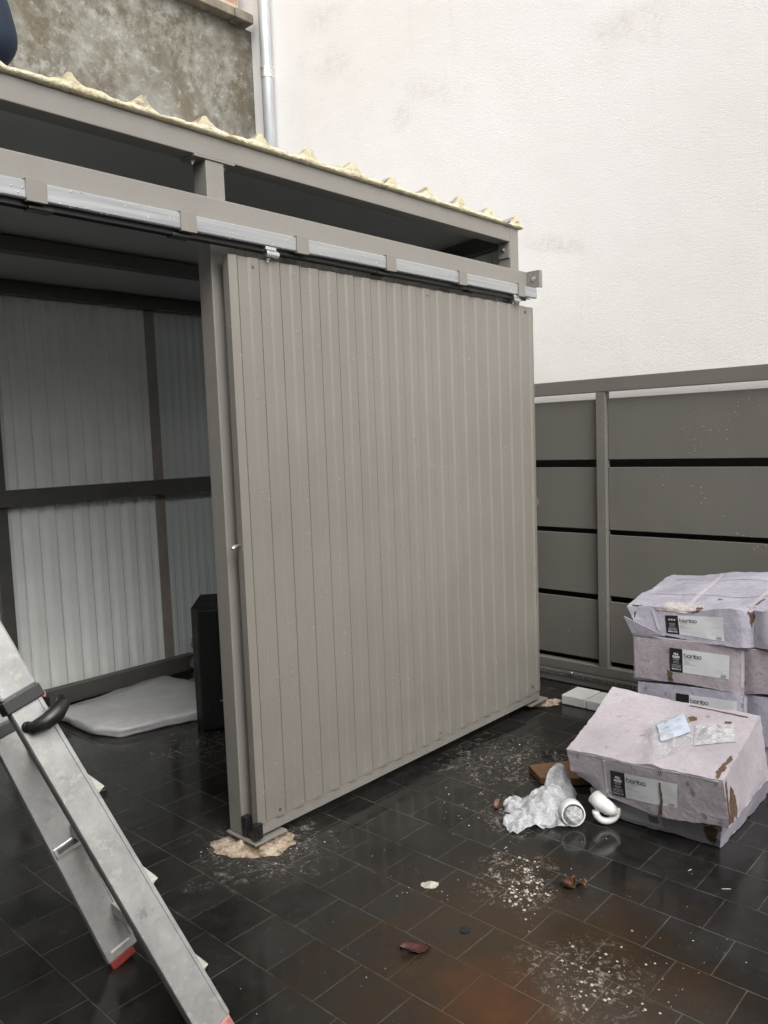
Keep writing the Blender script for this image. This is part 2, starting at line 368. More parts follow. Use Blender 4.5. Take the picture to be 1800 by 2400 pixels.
def cyl(bm, p0, p1, r, n=16, r1=None, cap=True):
    p0, p1 = Vector(p0), Vector(p1); d = (p1-p0).normalized(); a = d.orthogonal().normalized(); b = d.cross(a)
    rings = []
    for p, rr in ((p0, r), (p1, r if r1 is None else r1)):
        rings.append([bm.verts.new(p + (a*math.cos(t*2*math.pi/n) + b*math.sin(t*2*math.pi/n))*rr) for t in range(n)])
    for i in range(n): bm.faces.new((rings[0][i], rings[0][(i+1) % n], rings[1][(i+1) % n], rings[1][i]))
    if cap: bm.faces.new(rings[0][::-1]); bm.faces.new(rings[1])
    return bm
def tube(bm, pts, radii, n=12):
    pts = [Vector(p) for p in pts]; prev = None; rings = []
    for i, p in enumerate(pts):
        d = (pts[min(i+1, len(pts)-1)] - pts[max(i-1, 0)]).normalized()
        a = d.orthogonal().normalized() if prev is None else (prev - d*prev.dot(d)).normalized(); prev = a; b = d.cross(a)
        r = radii[i] if isinstance(radii, (list, tuple)) else radii
        rings.append([bm.verts.new(p + (a*math.cos(t*2*math.pi/n) + b*math.sin(t*2*math.pi/n))*r) for t in range(n)])
    for A, B in zip(rings, rings[1:]):
        for i in range(n): bm.faces.new((A[i], A[(i+1) % n], B[(i+1) % n], B[i]))
    bm.faces.new(rings[0][::-1]); bm.faces.new(rings[-1]); return bm
def hexbolt(bm, c, axis, r=.008, h=.008):
    c, axis = Vector(c), Vector(axis).normalized()
    cyl(bm, c, c+axis*.002, r*1.5, 16); cyl(bm, c+axis*.002, c+axis*(.002+h), r, 6); cyl(bm, c+axis*(.002+h), c+axis*(.006+h), r*.55, 10)
    return bm
def ribbed(x0, x1, z0, z1, y, first, period=.1, rib=.034, flank=.006, depth=.008, sgn=-1, th=.0015, groove=True, x_is='x'):
    """trapezoid cladding seen from -Y (sgn -1: ribs stand towards -Y)"""
    prof = [(x0, 0)]
    k = math.floor((x0-first)/period) - 1
    while True:
        e = first + k*period; k += 1          # e = right hand edge of a rib
        if e - rib > x1: break
        for dx, dd in (((-rib-flank, 0), (-rib, 1), (0, 1), (.0010, -.62), (.0084, -.62), (.0096, 0)) if groove else ((-rib-flank, 0), (-rib, 1), (0, 1), (flank, 0))):
            xx = e + dx
            if x0 + .001 < xx < x1 - .001: prof.append((xx, dd))
    prof.append((x1, 0))
    bm = bmesh.new(); F = []; B = []
    for xx, dd in prof:
        yy = y + sgn*depth*dd
        P = (lambda a, b, c: (a, b, c)) if x_is == 'x' else (lambda a, b, c: (b, a, c))
        F.append([bm.verts.new(P(xx, yy, z)) for z in (z0, z1)]); B.append([bm.verts.new(P(xx, yy-sgn*th, z)) for z in (z0, z1)])
    for i in range(len(prof)-1):
        bm.faces.new((F[i][0], F[i+1][0], F[i+1][1], F[i][1])); bm.faces.new((B[i][0], B[i][1], B[i+1][1], B[i+1][0]))
        bm.faces.new((F[i][1], F[i+1][1], B[i+1][1], B[i][1])); bm.faces.new((F[i][0], B[i][0], B[i+1][0], F[i+1][0]))
    for i in (0, -1): bm.faces.new((F[i][0], F[i][1], B[i][1], B[i][0]))
    return bm
def lump(name, mat, c, r, amp=.3, freq=9, sub=4, parent=None, flat=True, seed=0, smooth=True):
    bm = bmesh.new(); bmesh.ops.create_icosphere(bm, subdivisions=sub, radius=1)
    for v in bm.verts:
        p = Vector((v.co.x*r[0], v.co.y*r[1], v.co.z*r[2]))
        q = p + Vector(c) + Vector((seed*3.1, seed*1.7, seed))
        k = 1 + amp*(noise.turbulence(q*freq, 4, False)-.5) + amp*.5*noise.noise(q*freq*.4)
        v.co = Vector(c) + p*k
        if flat and v.co.z < .003: v.co.z = .001
    return link(name, bm, mat, parent, smooth)
def dup(root, loc, rz=0, **t):
    r_ = root.copy(); COL.objects.link(r_); r_.location = loc; r_.rotation_euler = (0, 0, rz); tag(r_, **t)
    for ch in root.children:
        c = ch.copy(); COL.objects.link(c); c.parent = r_
        for g in ch.children: d = g.copy(); COL.objects.link(d); d.parent = c
    return r_
# ------------------------------------------------------------------ setting: ground
bm = bmesh.new()
v = [bm.verts.new(p) for p in ((-30, -30, 0), (30, -30, 0), (30, 30, 0), (-30, 30, 0))]; bm.faces.new(v)
tag(link('ground', bm, 'ground'), 'wet dark slate tiles in running bond with rust and plaster stains', 'ground', kind='structure')
# white rendered building on the right
wb = empty('white_building', (4.45, 2, 0), 'tall white rough-rendered building wall with a zinc downpipe', 'building')
link('rendered_wall', box(4.45, 4.85, -9, 9, 1.62, 9.5), 'stucco', wb)
link('dark_wall', box(4.455, 4.85, -9, 9, 0, 1.617), 'dark_wall', wb)  # lower part of the wall, in a dark rough colour
pipe = link('downpipe', cyl(bmesh.new(), (4.385, 5.13, 1.0), (4.385, 5.13, 9), .047, 24), plain('zinc_pipe', (.52, .54, .56), .38, .45, var=.1, nscale=5), wb, True)
for zc in (4.50, 2.6, 6.6):
    b_ = bmesh.new(); cyl(b_, (4.385, 5.13, zc-.035), (4.385, 5.13, zc+.03), .0515, 24); cyl(b_, (4.385, 5.13, zc+.03), (4.385, 5.13, zc+.042), .055, 24)
    bx(b_, 4.42, 4.45, 5.12, 5.14, zc, zc+.02)
    link('collar', b_, 'silver', pipe)
# two walls added out of the picture to block low light
o = link('light_block_wall', box(-1.6, -1.35, -4.0, 5.3, 0, 3.9), 'dark_wall'); tag(o, 'unseen wall added left of the camera to block low light', 'wall')
o = link('light_block_wall', box(-1.6, 4.4, -4.3, -4.05, 0, 2.5), 'oldplaster'); tag(o, 'unseen wall added behind the camera to block low light', 'wall')
# old stained wall at the back left
ow = empty('old_boundary_wall', (1, 5.4, 0), 'old stained plaster wall with mossy coping and brick above it', 'wall')
bm = bmesh.new(); bx(bm, -9, 4.449, 5.38, 5.75, 0, 4.93)
link('plaster_face', bm, 'oldplaster', ow)
bm = bmesh.new()
x = -9
while x < 4.38:
    L = min(.62+random.random()*.1, 4.40-x); bx(bm, x, x+L-.006, 5.27+random.random()*.008, 5.75, 4.932, 5.0+random.random()*.008); x += L
link('coping', bm, 'coping', ow, bevel=.008)
link('brick_course', box(-9, 4.36, 5.42, 5.75, 5.012, 7.2), 'brick', ow)
# ------------------------------------------------------------------ garden shed
sh = empty('garden_shed', (1.785, 2.447, 0), 'grey steel framed shed with ribbed sliding door hanging from an outside track', 'shed')
XL, XR = -.45, 3.823
YF = 2.447
def zr(y): return 2.66 - .07*(y-2.45)
def post(x0, x1, y0, y1, z1, z0=.04, mat='paint_frame', nm='post'):
    return link(nm, box(x0, x1, y0, y1, z0, z1), mat, sh, bevel=.003)
link('front_beam', box(XL, 3.742, YF, 2.527, 2.583, 2.66), 'paint_frame', sh, bevel=.003)
post(1.785, 1.865, YF+.001, 2.527, 2.575); post(3.743, XR, YF, 2.527, 2.66); post(XL, XL+.08, YF+.001, 2.527, 2.582)
# top plate of the middle post
pl = link('bracket', box(1.735, 1.912, YF-.004, 2.53, 2.575, 2.5825), 'paint_frame', sh, bevel=.001)
b_ = bmesh.new(); hexbolt(b_, (1.757, 2.49, 2.574), (0, 0, -1), .009); link('bolt', b_, 'silver', pl)
b_ = bmesh.new(); hexbolt(b_, (1.89, 2.49, 2.574), (0, 0, -1), .009); link('bolt', b_, 'silver', pl)
pl = link('bracket', box(3.735, 3.742, YF+.004, 2.52, 2.50, 2.582), 'paint_frame', sh, bevel=.001)
b_ = bmesh.new(); hexbolt(b_, (3.735, 2.485, 2.545), (-1, 0, 0), .009); link('bolt', b_, 'silver', pl)
# header rail that carries the track
link('header_rail', box(XL, 3.815, 2.392, YF-.002, 2.335, 2.424), 'paint_frame', sh, bevel=.004)
eb = bmesh.new(); bx(eb, 3.818, 3.824, 2.318, 2.40, 2.333, 2.424); bx(eb, 3.824, 3.85, 2.318, 2.324, 2.333, 2.424)
eb = link('end_bracket', eb, 'paint_frame', sh, bevel=.001)
b_ = bmesh.new(); hexbolt(b_, (3.818, 2.352, 2.382), (-1, 0, 0), .009, .009); link('bolt', b_, 'silver', eb)
# galvanised C track, open below
bm = bmesh.new(); Y0, Y1, Z0, Z1 = 2.33, 2.388, 2.274, 2.328
prof = [(Y0+.020, Z0), (Y0+.004, Z0), (Y0, Z0+.004), (Y0, Z1-.004), (Y0+.004, Z1), (Y1-.004, Z1), (Y1, Z1-.004), (Y1, Z0+.004), (Y1-.004, Z0), (Y1-.020, Z0)]
inn = [(Y0+.020, Z0+.003), (Y0+.005, Z0+.003), (Y0+.003, Z0+.005), (Y0+.003, Z1-.005), (Y0+.005, Z1-.003), (Y1-.005, Z1-.003), (Y1-.003, Z1-.005), (Y1-.003, Z0+.005), (Y1-.005, Z0+.003), (Y1-.020, Z0+.003)]
ring = prof + inn[::-1]
A = [bm.verts.new((XL, *p)) for p in ring]; B = [bm.verts.new((3.812, *p)) for p in ring]
n_ = len(ring)
for i in range(n_): bm.faces.new((A[i], A[(i+1) % n_], B[(i+1) % n_], B[i]))
for i in range(9):
    bm.faces.new((A[i], A[i+1], A[n_-2-i], A[n_-1-i])); bm.faces.new((B[i], B[n_-1-i], B[n_-2-i], B[i+1]))
track = link('track', bm, 'galv', sh)
for xc in (.06, .585, 1.10, 1.615, 2.127, 2.636, 3.148, 3.658):
    b_ = bmesh.new(); bx(b_, xc-.031, xc+.031, 2.3245, 2.3285, 2.268, 2.3345); bx(b_, xc-.031, xc+.031, 2.3285, 2.391, 2.3295, 2.3345); bx(b_, xc-.031, xc+.031, 2.3285, 2.345, 2.268, 2.2725)
    link('clamp', b_, 'paint_frame', track, bevel=.0015)
# dark runner and guide rods under the track
bm = bmesh.new(); bx(bm, XL, 3.74, 2.352, 2.366, 2.262, 2.273); cyl(bm, (XL, 2.345, 2.256), (3.72, 2.345, 2.256), .004, 8); cyl(bm, (XL, 2.372, 2.258), (3.72, 2.372, 2.258), .004, 8)
link('runner', bm, 'black', track)
for xc in (.5, 1.12, 1.60, 2.6, 3.25):
    link('guide_clip', box(xc-.04, xc+.035, 2.337, 2.38, 2.250, 2.2615), 'black', track, bevel=.003)
# sliding door
DX0, DX1, DY = 1.800, 3.828, 2.367
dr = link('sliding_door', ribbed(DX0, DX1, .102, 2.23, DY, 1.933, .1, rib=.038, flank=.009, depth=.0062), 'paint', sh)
# the first and last edges fold back
for a_, c_ in ((DX0, DX0+.0015), (DX1-.0015, DX1)): link('folded_edge', box(a_, c_, DY+.0016, DY+.030, .102, 2.23), 'paint', dr)
bm = bmesh.new(); bx(bm, DX0+.004, DX1-.004, DY+.002, DY+.040, .055, .101); bx(bm, DX0+.004, DX1-.004, DY+.004, DY+.040, 2.185, 2.226)
bx(bm, DX0+.006, DX0+.046, DY+.004, DY+.044, .1015, 2.1845); bx(bm, DX1-.046, DX1-.006, DY+.004, DY+.044, .1015, 2.1845); bx(bm, DX0+.047, DX1-.047, DY+.004, DY+.036, 1.12, 1.16)
link('door_frame', bm, 'paint_frame', dr, bevel=.002)
for x, z in ((1.906, 2.196), (2.915, 2.200), (3.745, 2.202), (1.906, .128), (2.915, .131), (3.745, .142)):
    b_ = bmesh.new(); cyl(b_, (x, DY-.0003, z), (x, DY-.002, z), .009, 14); cyl(b_, (x, DY-.002, z), (x, DY-.007, z), .0062, 6)
    link('screw', b_, plain('screw_head', (.12, .12, .115), .3, .7) if 'screwm' not in M else M['screwm'], dr)
    M['screwm'] = dr.children[-1].data.materials[0]
for xc in (1.985, 3.63):
    b_ = bmesh.new(); bx(b_, xc-.026, xc+.026, 2.338, 2.382, 2.252, 2.262); bx(b_, xc-.035, xc+.015, 2.334, 2.372, 2.262, 2.274)
    cyl(b_, (xc-.028, 2.345, 2.250), (xc+.03, 2.345, 2.250), .012, 14); cyl(b_, (xc, 2.372, 2.225), (xc, 2.372, 2.252), .006, 10)
    cyl(b_, (xc, 2.372, 2.232), (xc, 2.372, 2.240), .012, 6)
    link('trolley', b_, 'silver', dr, bevel=.001)
# lever at the leading edge and a rose at the far edge
b_ = bmesh.new(); tube(b_, [(DX0-.003, DY+.018, 1.178), (DX0-.02, DY+.016, 1.178), (DX0-.034, DY+.010, 1.176), (DX0-.050, DY-.002, 1.173)], [.006, .007, .008, .005], 10)
link('handle', b_, 'silver', dr, True)
b_ = bmesh.new()
for k_ in range(1): cyl(b_, (DX1, DY+.022, 1.17), (DX1+.014, DY+.022, 1.17), .008, 12); cyl(b_, (DX1+.014, DY+.022, 1.17), (DX1+.019, DY+.022, 1.17), .026, 20)
link('pull_knob', b_, 'lock', dr)
# black guide roller at the foot of the door and base plates
b_ = bmesh.new(); bx(b_, 1.776, 1.812, 2.352, 2.378, .052, .112); bx(b_, 1.778, 1.81, 2.415, 2.443, .052, .125); bx(b_, 1.784, 1.806, 2.378, 2.415, .052, .075); cyl(b_, (1.795, 2.352, .092), (1.795, 2.346, .092), .01, 10)
link('guide_roller', b_, 'black', sh, bevel=.005)
link('base_plate', box(1.772, 1.93, 2.352, 2.535, .032, .0395), 'paint_frame', sh, bevel=.001)
link('base_plate', box(3.72, 3.90, 2.36, 2.54, .032, .0395), 'paint_frame', sh, bevel=.001)
for a_, c_ in ((1.86, 2.42), (1.885, 2.37)): link('anchor_rod', cyl(bmesh.new(), (a_, c_, .0), (a_, c_, .031), .006, 8), 'silver', sh)
# fixed front panel behind the door, side and back walls
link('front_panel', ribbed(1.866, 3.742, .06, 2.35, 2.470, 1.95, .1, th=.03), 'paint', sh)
link('wall_rail', box(1.867, 3.741, 2.501, 2.525, 1.2, 1.25), 'dark_steel', sh)
link('side_wall', ribbed(2.53, 4.70, .06, 2.60, 3.808, 2.6, .1, th=.012, x_is='y'), 'inner', sh)
link('side_wall', ribbed(2.53, 4.70, .06, 2.60, XL+.02, 2.6, .1, sgn=1, th=.012, x_is='y'), 'inner', sh)
YB = 4.66
link('back_wall', ribbed(XL, 2.90, .10, 2.50, YB, 2.055, .1035, rib=.044, flank=.020, depth=.022, th=.012, groove=False), 'inner', sh)
link('back_wall', ribbed(2.903, 3.80, .10, 2.50, YB+.004, 2.96, .063, rib=.018, flank=.010, depth=.005, th=.012, groove=False), plain('blue_grey_lining', (.66, .70, .70), .4, var=.04, nscale=3, bump=.02), sh)
post(2.835, 2.902, YB-.032, YB-.016, 2.43, .15, 'brown_post'); post(1.80, 1.872, 4.60, YB-.016, 2.43, .15, 'dark_steel')
link('mid_rail', box(XL+.02, 3.79, 4.562, YB-.033, 1.2475, 1.341), 'dark_steel', sh, bevel=.002)
link('base_rail', box(XL+.02, 2.90+.12, 4.562, YB-.033, .052, .151), 'dark_steel', sh, bevel=.002)
link('roof_beam', box(XL+.02, 3.79, 3.826, 3.906, 2.488, 2.556), 'dark_steel', sh, bevel=.002)
link('roof_beam', box(XL+.02, 3.79, 4.562, 4.642, 2.431, 2.505), 'dark_steel', sh, bevel=.002)
def sloped(x0, x1, y0, y1, z0a, z1a, mat, nm):
    bm = bmesh.new(); vs = []
    for x in (x0, x1):
        for y in (y0, y1):
            d = -.07*(y-2.45)
            for z in (z0a, z1a): vs.append(bm.verts.new((x, y, z+d)))
    for f in ((0, 1, 3, 2), (4, 6, 7, 5), (0, 4, 5, 1), (2, 3, 7, 6), (0, 2, 6, 4), (1, 5, 7, 3)): bm.faces.new([vs[i] for i in f])
    return link(nm, bm, mat, sh)
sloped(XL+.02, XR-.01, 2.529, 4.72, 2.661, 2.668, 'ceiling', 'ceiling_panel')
sloped(3.73, 3.80, 2.53, 4.64, 2.575, 2.655, 'dark_steel', 'side_beam')
# sandwich roof: grey skin with ribs, torn foam edge at the front
def rz_(x):
    t = ((x-1.286+.1255) % .251) - .1255 ; t = abs(t)
    return .041*max(0, 1-t/.060)**1.6*.90 
xs = []; x = XL-.02
while x < 3.852: xs.append(x); x += .0085
bm = bmesh.new(); rows = []
for y in (2.462, 3.2, 4.0, 4.78):
    rows.append([bm.verts.new((x, y, 2.692+rz_(x)*.95-.07*(y-2.45))) for x in xs])
rows2 = [[bm.verts.new((v_.co.x, v_.co.y, v_.co.z-.004)) for v_ in r_] for r_ in rows]
for RR in (rows, rows2):
    for a, b in zip(RR, RR[1:]):
        for i in range(len(xs)-1): bm.faces.new((a[i], a[i+1], b[i+1], b[i]))
for k_ in (0, -1):
    for i in range(len(xs)-1): bm.faces.new((rows[k_][i], rows[k_][i+1], rows2[k_][i+1], rows2[k_][i]))
link('roof_skin', bm, 'skin_grey', sh)
bm = bmesh.new(); prev = None
for x in xs:
    nz = noise.turbulence(Vector((x*9, 1.3, 2)), 4, False)-.35; n2_ = noise.noise(Vector((x*31, 4, 1)))
    top = 2.690 + rz_(x)*(1.12+.28*noise.noise(Vector((round((x-1.286)/.251)*7.7, 3, 1)))) + nz*.013 + n2_*.002
    mid = 2.676 + nz*.008; bot = 2.6615 + .001*n2_
    yb = 2.436 + n2_*.004 - rz_(x)*.10; ym = 2.428+noise.noise(Vector((x*15, 0, 7)))*.006
    cur = [bm.verts.new(p) for p in ((x, 2.470, 2.6615), (x, 2.440, bot), (x, ym, bot+.004), (x, ym-.002, mid), (x, yb, top-.005), (x, yb+.010, top), (x, 2.470, top+.001))]
    if prev:
        for i in range(6): bm.faces.new((prev[i], cur[i], cur[i+1], prev[i+1]))
        bm.faces.new((prev[6], cur[6], cur[0], prev[0]))
    else: bm.faces.new(cur)
    prev = cur
bm.faces.new(prev[::-1])
link('foam_edge', bm, 'foam', sh, True)
# ------------------------------------------------------------------ sliding gate on the right
ga = empty('driveway_gate', (4.32, 2.2, 0), 'dark grey sliding gate of wide boards with toothed rack along its foot', 'gate')
YA, YZ = -1.6, 3.6
link('top_rail', box(4.30, 4.36, YA, YZ, 1.777, 1.856), 'gate_frame', ga, bevel=.003)
for yc in (2.192, .30, -1.56): link('post', box(4.302, 4.36, yc, yc+.058, .146, 1.776), 'gate_frame', ga, bevel=.003)
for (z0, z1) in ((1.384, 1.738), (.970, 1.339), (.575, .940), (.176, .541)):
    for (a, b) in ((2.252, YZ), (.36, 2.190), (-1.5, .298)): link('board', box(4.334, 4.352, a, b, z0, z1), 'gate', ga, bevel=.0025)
link('bottom_rail', box(4.30, 4.36, YA, YZ, .088, .145), 'gate_frame', ga, bevel=.003)
link('foot_rail', box(4.306, 4.37, YA, YZ, .004, .046), 'gate_frame', ga, bevel=.003)
link('web', box(4.33, 4.352, YA, YZ, .047, .087), 'matt_black', ga)
bm = bmesh.new(); bx(bm, 4.296, 4.314, YA+.1, YZ, .066, .083)
y = 1.4
while y < 2.9: bx(bm, 4.297, 4.313, y, y+.0095, .049, .0655); y += .019
link('gear_rack', bm, plain('zinc_rack', (.24, .235, .22), .4, .3), ga)
b_ = bmesh.new(); hexbolt(b_, (4.295, 2.43, .076), (-1, 0, 0), .007); link('bolt', b_, 'silver', ga)
b_ = bmesh.new(); hexbolt(b_, (4.295, 1.93, .076), (-1, 0, 0), .007); link('bolt', b_, 'silver', ga)
# ------------------------------------------------------------------ cartons
def carton_box(name, C8, mat, seed, amp=.006, n=(34, 44, 16), label='', crush=None, push=None):
    """C8: corners keyed by (x,y,z) bits: x 0 front(-X) 1 back, y 0 right(low y) 1 left, z 0/1"""
    c8 = {k: Vector(v) for k, v in C8.items()}
    def tri(u, v, w):
        p = Vector((0, 0, 0))
        for (a, b, c), q in c8.items():
            p += q*((u if a else 1-u)*(v if b else 1-v)*(w if c else 1-w))
        s = Vector((seed*2.3, seed, -seed))
        e1, e2, e3 = sorted((min(u, 1-u)*.6, min(v, 1-v)*.7, min(w, 1-w)*.2)); edge = math.exp(-e2/.012)
        d = noise.noise_vector(p*5.5+s)*amp*.75 + noise.noise_vector(p*14+s)*amp*.3 + noise.noise_vector(p*38+s)*.0035*edge
        # faces sag or bulge a little, edges stay
        bul = 16*u*(1-u)*v*(1-v)*(-.5 if w > .5 else 0)
        p = p + d; p.z += bul*.006
        if push: p = push(p, u, v, w)
        if p.z < .002: p.z = .002
        return p
    bm = bmesh.new()
    def grid(f, a, b):
        g = [[bm.verts.new(f(i/a, j/b)) for j in range(b+1)] for i in range(a+1)]
        for i in range(a):
            for j in range(b): bm.faces.new((g[i][j], g[i+1][j], g[i+1][j+1], g[i][j+1]))
    nx, ny, nz = n
    grid(lambda a, b: tri(a, b, 0), nx, ny); grid(lambda a, b: tri(a, b, 1), nx, ny)
    grid(lambda a, b: tri(0, a, b), ny, nz); grid(lambda a, b: tri(1, a, b), ny, nz)
    grid(lambda a, b: tri(a, 0, b), nx, nz); grid(lambda a, b: tri(a, 1, b), nx, nz)
    bmesh.ops.remove_doubles(bm, verts=bm.verts, dist=2e-4)
    bmesh.ops.recalc_face_normals(bm, faces=bm.faces)
    bv = BVHTree.FromBMesh(bm)
    o = link(name, bm, mat, smooth=False)
    for p_ in o.data.polygons: p_.use_smooth = True
    try: o.data.set_sharp_from_angle(angle=R(38))
    except Exception: pass
    return o, bv
def onfront(bv, y, z, off=.0012):
    h, nrm, _, _ = bv.ray_cast(Vector((2.3, y, z)), Vector((1, 0, 0)))
    if h is None: return None
    return h + Vector((-off, 0, 0))
def ontop(bv, x, y, off=.0012):
    h, nrm, _, _ = bv.ray_cast(Vector((x, y, 1.6)), Vector((0, 0, -1)))
    if h is None: return None
    return h + Vector((0, 0, off))
def onside(bv, x, z, off=.0012):
    h, nrm, _, _ = bv.ray_cast(Vector((x, 0.2, z)), Vector((0, 1, 0)))
    if h is None: return None
    return h + Vector((0, -off, 0))
def bil(c, s, t):  # corners TL TR BR BL in (a,b)
    TL, TR, BR, BL = c
    a = [TL[i]*(1-s)+TR[i]*s for i in (0, 1)]; b = [BL[i]*(1-s)+BR[i]*s for i in (0, 1)]
    return [a[i]*t+b[i]*(1-t) for i in (0, 1)]
def patch(fn, bv, c, off, nu, nv, s0=0, s1=1, t0=0, t1=1, bm=None):
    bm = bm or bmesh.new(); g = []
    for i in range(nu+1):
        g.append([])
        for j in range(nv+1):
            p = bil(c, s0+(s1-s0)*i/nu, t0+(t1-t0)*j/nv); q = fn(bv, p[0], p[1], off)
            g[-1].append(bm.verts.new(q) if q is not None else None)
    for i in range(nu):
        for j in range(nv):
            f = (g[i][j], g[i+1][j], g[i+1][j+1], g[i][j+1])
            if all(f): bm.faces.new(f)
    return bm
def polypatch(fn, bv, pts, off, bm=None, jag=0, seed=0, fan=True):
    """filled outline laid on the surface, dense fan"""
    bm = bm or bmesh.new(); out = []
    rnd = random.Random(seed)
    for i in range(len(pts)):
        a, b = Vector(pts[i]), Vector(pts[(i+1) % len(pts)])
        k = max(2, int((b-a).length/.008))
        for j in range(k):
            q = a.lerp(b, j/k) + Vector((rnd.uniform(-jag, jag), rnd.uniform(-jag, jag))); out.append(q)
    cx = sum((q for q in out), Vector((0, 0)))/len(out)
    rings = []
    for f in (1, .66, .33):
        r_ = []
        for q in out:
            p = cx.lerp(q, f); h = fn(bv, p.x, p.y, off); r_.append(bm.verts.new(h) if h is not None else None)
        rings.append(r_)
    h = fn(bv, cx.x, cx.y, off); cv = bm.verts.new(h) if h is not None else None
    n = len(out)
    for A_, B_ in zip(rings, rings[1:]):
        for i in range(n):
            f = (A_[i], A_[(i+1) % n], B_[(i+1) % n], B_[i])
            if all(f): bm.faces.new(f)
    for i in range(n):
        f = (rings[-1][i], rings[-1][(i+1) % n], cv)
        if all(f): bm.faces.new(f)
    return bm
def textmesh(s, size, bold=0., sx=1.):
    cu = bpy.data.curves.new('t', 'FONT'); cu.body = s; cu.size = size; cu.offset = bold; cu.align_x = 'CENTER'; cu.resolution_u = 2
    o = bpy.data.objects.new('t', cu); me = o.to_mesh(); V = [(v.co.x*sx, v.co.y) for v in me.vertices]; F = [tuple(p.vertices) for p in me.polygons]
    o.to_mesh_clear(); bpy.data.objects.remove(o); bpy.data.curves.remove(cu); return V, F
LW, LH = .265, .106
def label_on(box_o, bv, c, head, foot, full=True, tmin=0, blank=False):
    """shipping label: white sheet, black panel, lettering. c = TL,TR,BR,BL as (y,z)"""
    lab = link('label', patch(onfront, bv, c, .0012, 20, 8, t0=tmin), 'paper', box_o)
    blk = link('black_panel', patch(onfront, bv, c, .0021, 6, 8, s1=.225, t0=tmin), 'ink' if not blank else 'ink', lab)
    def place(V, F, ox, oy, bm, off=.0034):
        vs = []
        for (a, b) in V:
            s, t = (ox+a)/LW, 1-(oy-b)/LH
            if t < tmin+.01: vs.append(None); continue
            p = bil(c, s, t); q = onfront(bv, p[0], p[1], off); vs.append(bm.verts.new(q) if q is not None else None)
        for f in F:
            g = [vs[i] for i in f]
            if all(g) and len(set(g)) > 2:
                try: bm.faces.new(g)
                except ValueError: pass
    bmw = bmesh.new()
    def bars(bm, x0, x1, y, h, rnd, cen=False):
        x = x0
        while x < x1:
            L = rnd.uniform(.0025, .007); L = min(L, x1-x)
            place([(0, 0), (L, 0), (L, h), (0, h)], [(0, 1, 2, 3)], x, y, bm); x += L+.0012
    rnd = random.Random(len(head)+int(c[0][0]*100))
    if not blank:
        oy = .024
        for ln in head:
            V, F = textmesh(ln, .0122, .00045, 1.15 if len(ln) > 3 or len(head) > 1 else 1.3); place(V, F, .0305, oy+.004, bmw); oy += .0135
        for i in range(7): 
            wd = .018+.014*(i > 3); bars(bmw, .0305-wd/2-.004, .0305+wd/2+.004, .047+i*.0052+(.003 if i > 1 else 0)+(.003 if i > 3 else 0), .0011, rnd)
        V, F = textmesh(foot, .0085, .0003, 1.15); place(V, F, .0305, .0955, bmw)
        link('lettering', bmw, 'white_ink', blk)
    bmk = bmesh.new()
    # the rounded word, drawn as ribbon strokes: b o n b o
    def ribbon(pts, wd=.0024):
        V = []; F = []
        for i, p in enumerate(pts):
            a = pts[max(0, i-1)]; b = pts[min(len(pts)-1, i+1)]; d = Vector((b[0]-a[0], b[1]-a[1])).normalized(); nn = Vector((-d.y, d.x))*wd/2
            V += [(p[0]+nn.x, p[1]+nn.y), (p[0]-nn.x, p[1]-nn.y)]
            if i: F.append((2*i-2, 2*i-1, 2*i+1, 2*i))
        place(V, F, 0, 0, bmk) if False else placeabs(V, F)
    def placeabs(V, F):
        vs = []
        for (a, b) in V:
            s, t = a/LW, b/LH
            if t < tmin+.01: vs.append(None); continue
            p = bil(c, s, t); q = onfront(bv, p[0], p[1], .0034); vs.append(bmk.verts.new(q) if q is not None else None)
        for f in F:
            g = [vs[i] for i in f]
            if all(g): bmk.faces.new(g)
    r_ = .0062; base = LH-.0345; x = .0745; pitch_ = .0158; cyy = base+r_
    arc = lambda cx, a0, a1, k=20: [(cx+r_*1.12*math.cos(R(a0+(a1-a0)*i/k)), cyy+r_*math.sin(R(a0+(a1-a0)*i/k))) for i in range(k+1)]
    for i, ch in enumerate('bonbo'):
        cx = x+i*pitch_
        if ch in 'bo': ribbon(arc(cx, 0, 360, 28))
        if ch == 'b': ribbon([(cx-r_*1.12, cyy+.0125), (cx-r_*1.12, cyy)])
        if ch == 'n': ribbon([(cx-r_*1.12, base-.001), (cx-r_*1.12, cyy)]); ribbon(arc(cx, 180, 0)); ribbon([(cx+r_*1.12, cyy), (cx+r_*1.12, base-.001)])
    bmg = bmesh.new()
    place([], [], 0, 0, bmg)
    bars(bmg, .066, .108, .043, .0018, rnd)
    for (x0, x1, yy_, hh) in ((.066, .085, .051, .0014), (.066, .090, .0565, .0014), (.066, .092, .062, .0014), (.066, .118, .067, .0012), (.068, .088, .078, .0007), (.068, .135, .086, .0006),
                              (.215, .245, .030, .0006), (.205, .250, .052, .0006), (.198, .252, .070, .0006), (.212, .238, .078, .0009), (.205, .247, .084, .0007)): bars(bmg, x0, x1, yy_, hh, rnd)
    xx = .232
    while xx < .254:
        wd = rnd.choice((.0007, .0012, .0018)); place([(0, 0), (wd, 0), (wd, .012), (0, .012)], [(0, 1, 2, 3)], xx, .101, bmg); xx += wd+rnd.choice((.0006, .0011))
    link('printed_word', bmk, 'ink', lab); link('small_print', bmg, 'ink_grey', lab)
    return lab
GRP = 'pale pink shipping cartons on the wet tiles'
M['torn'] = plain('torn_dark', (.04, .03, .03), .8)
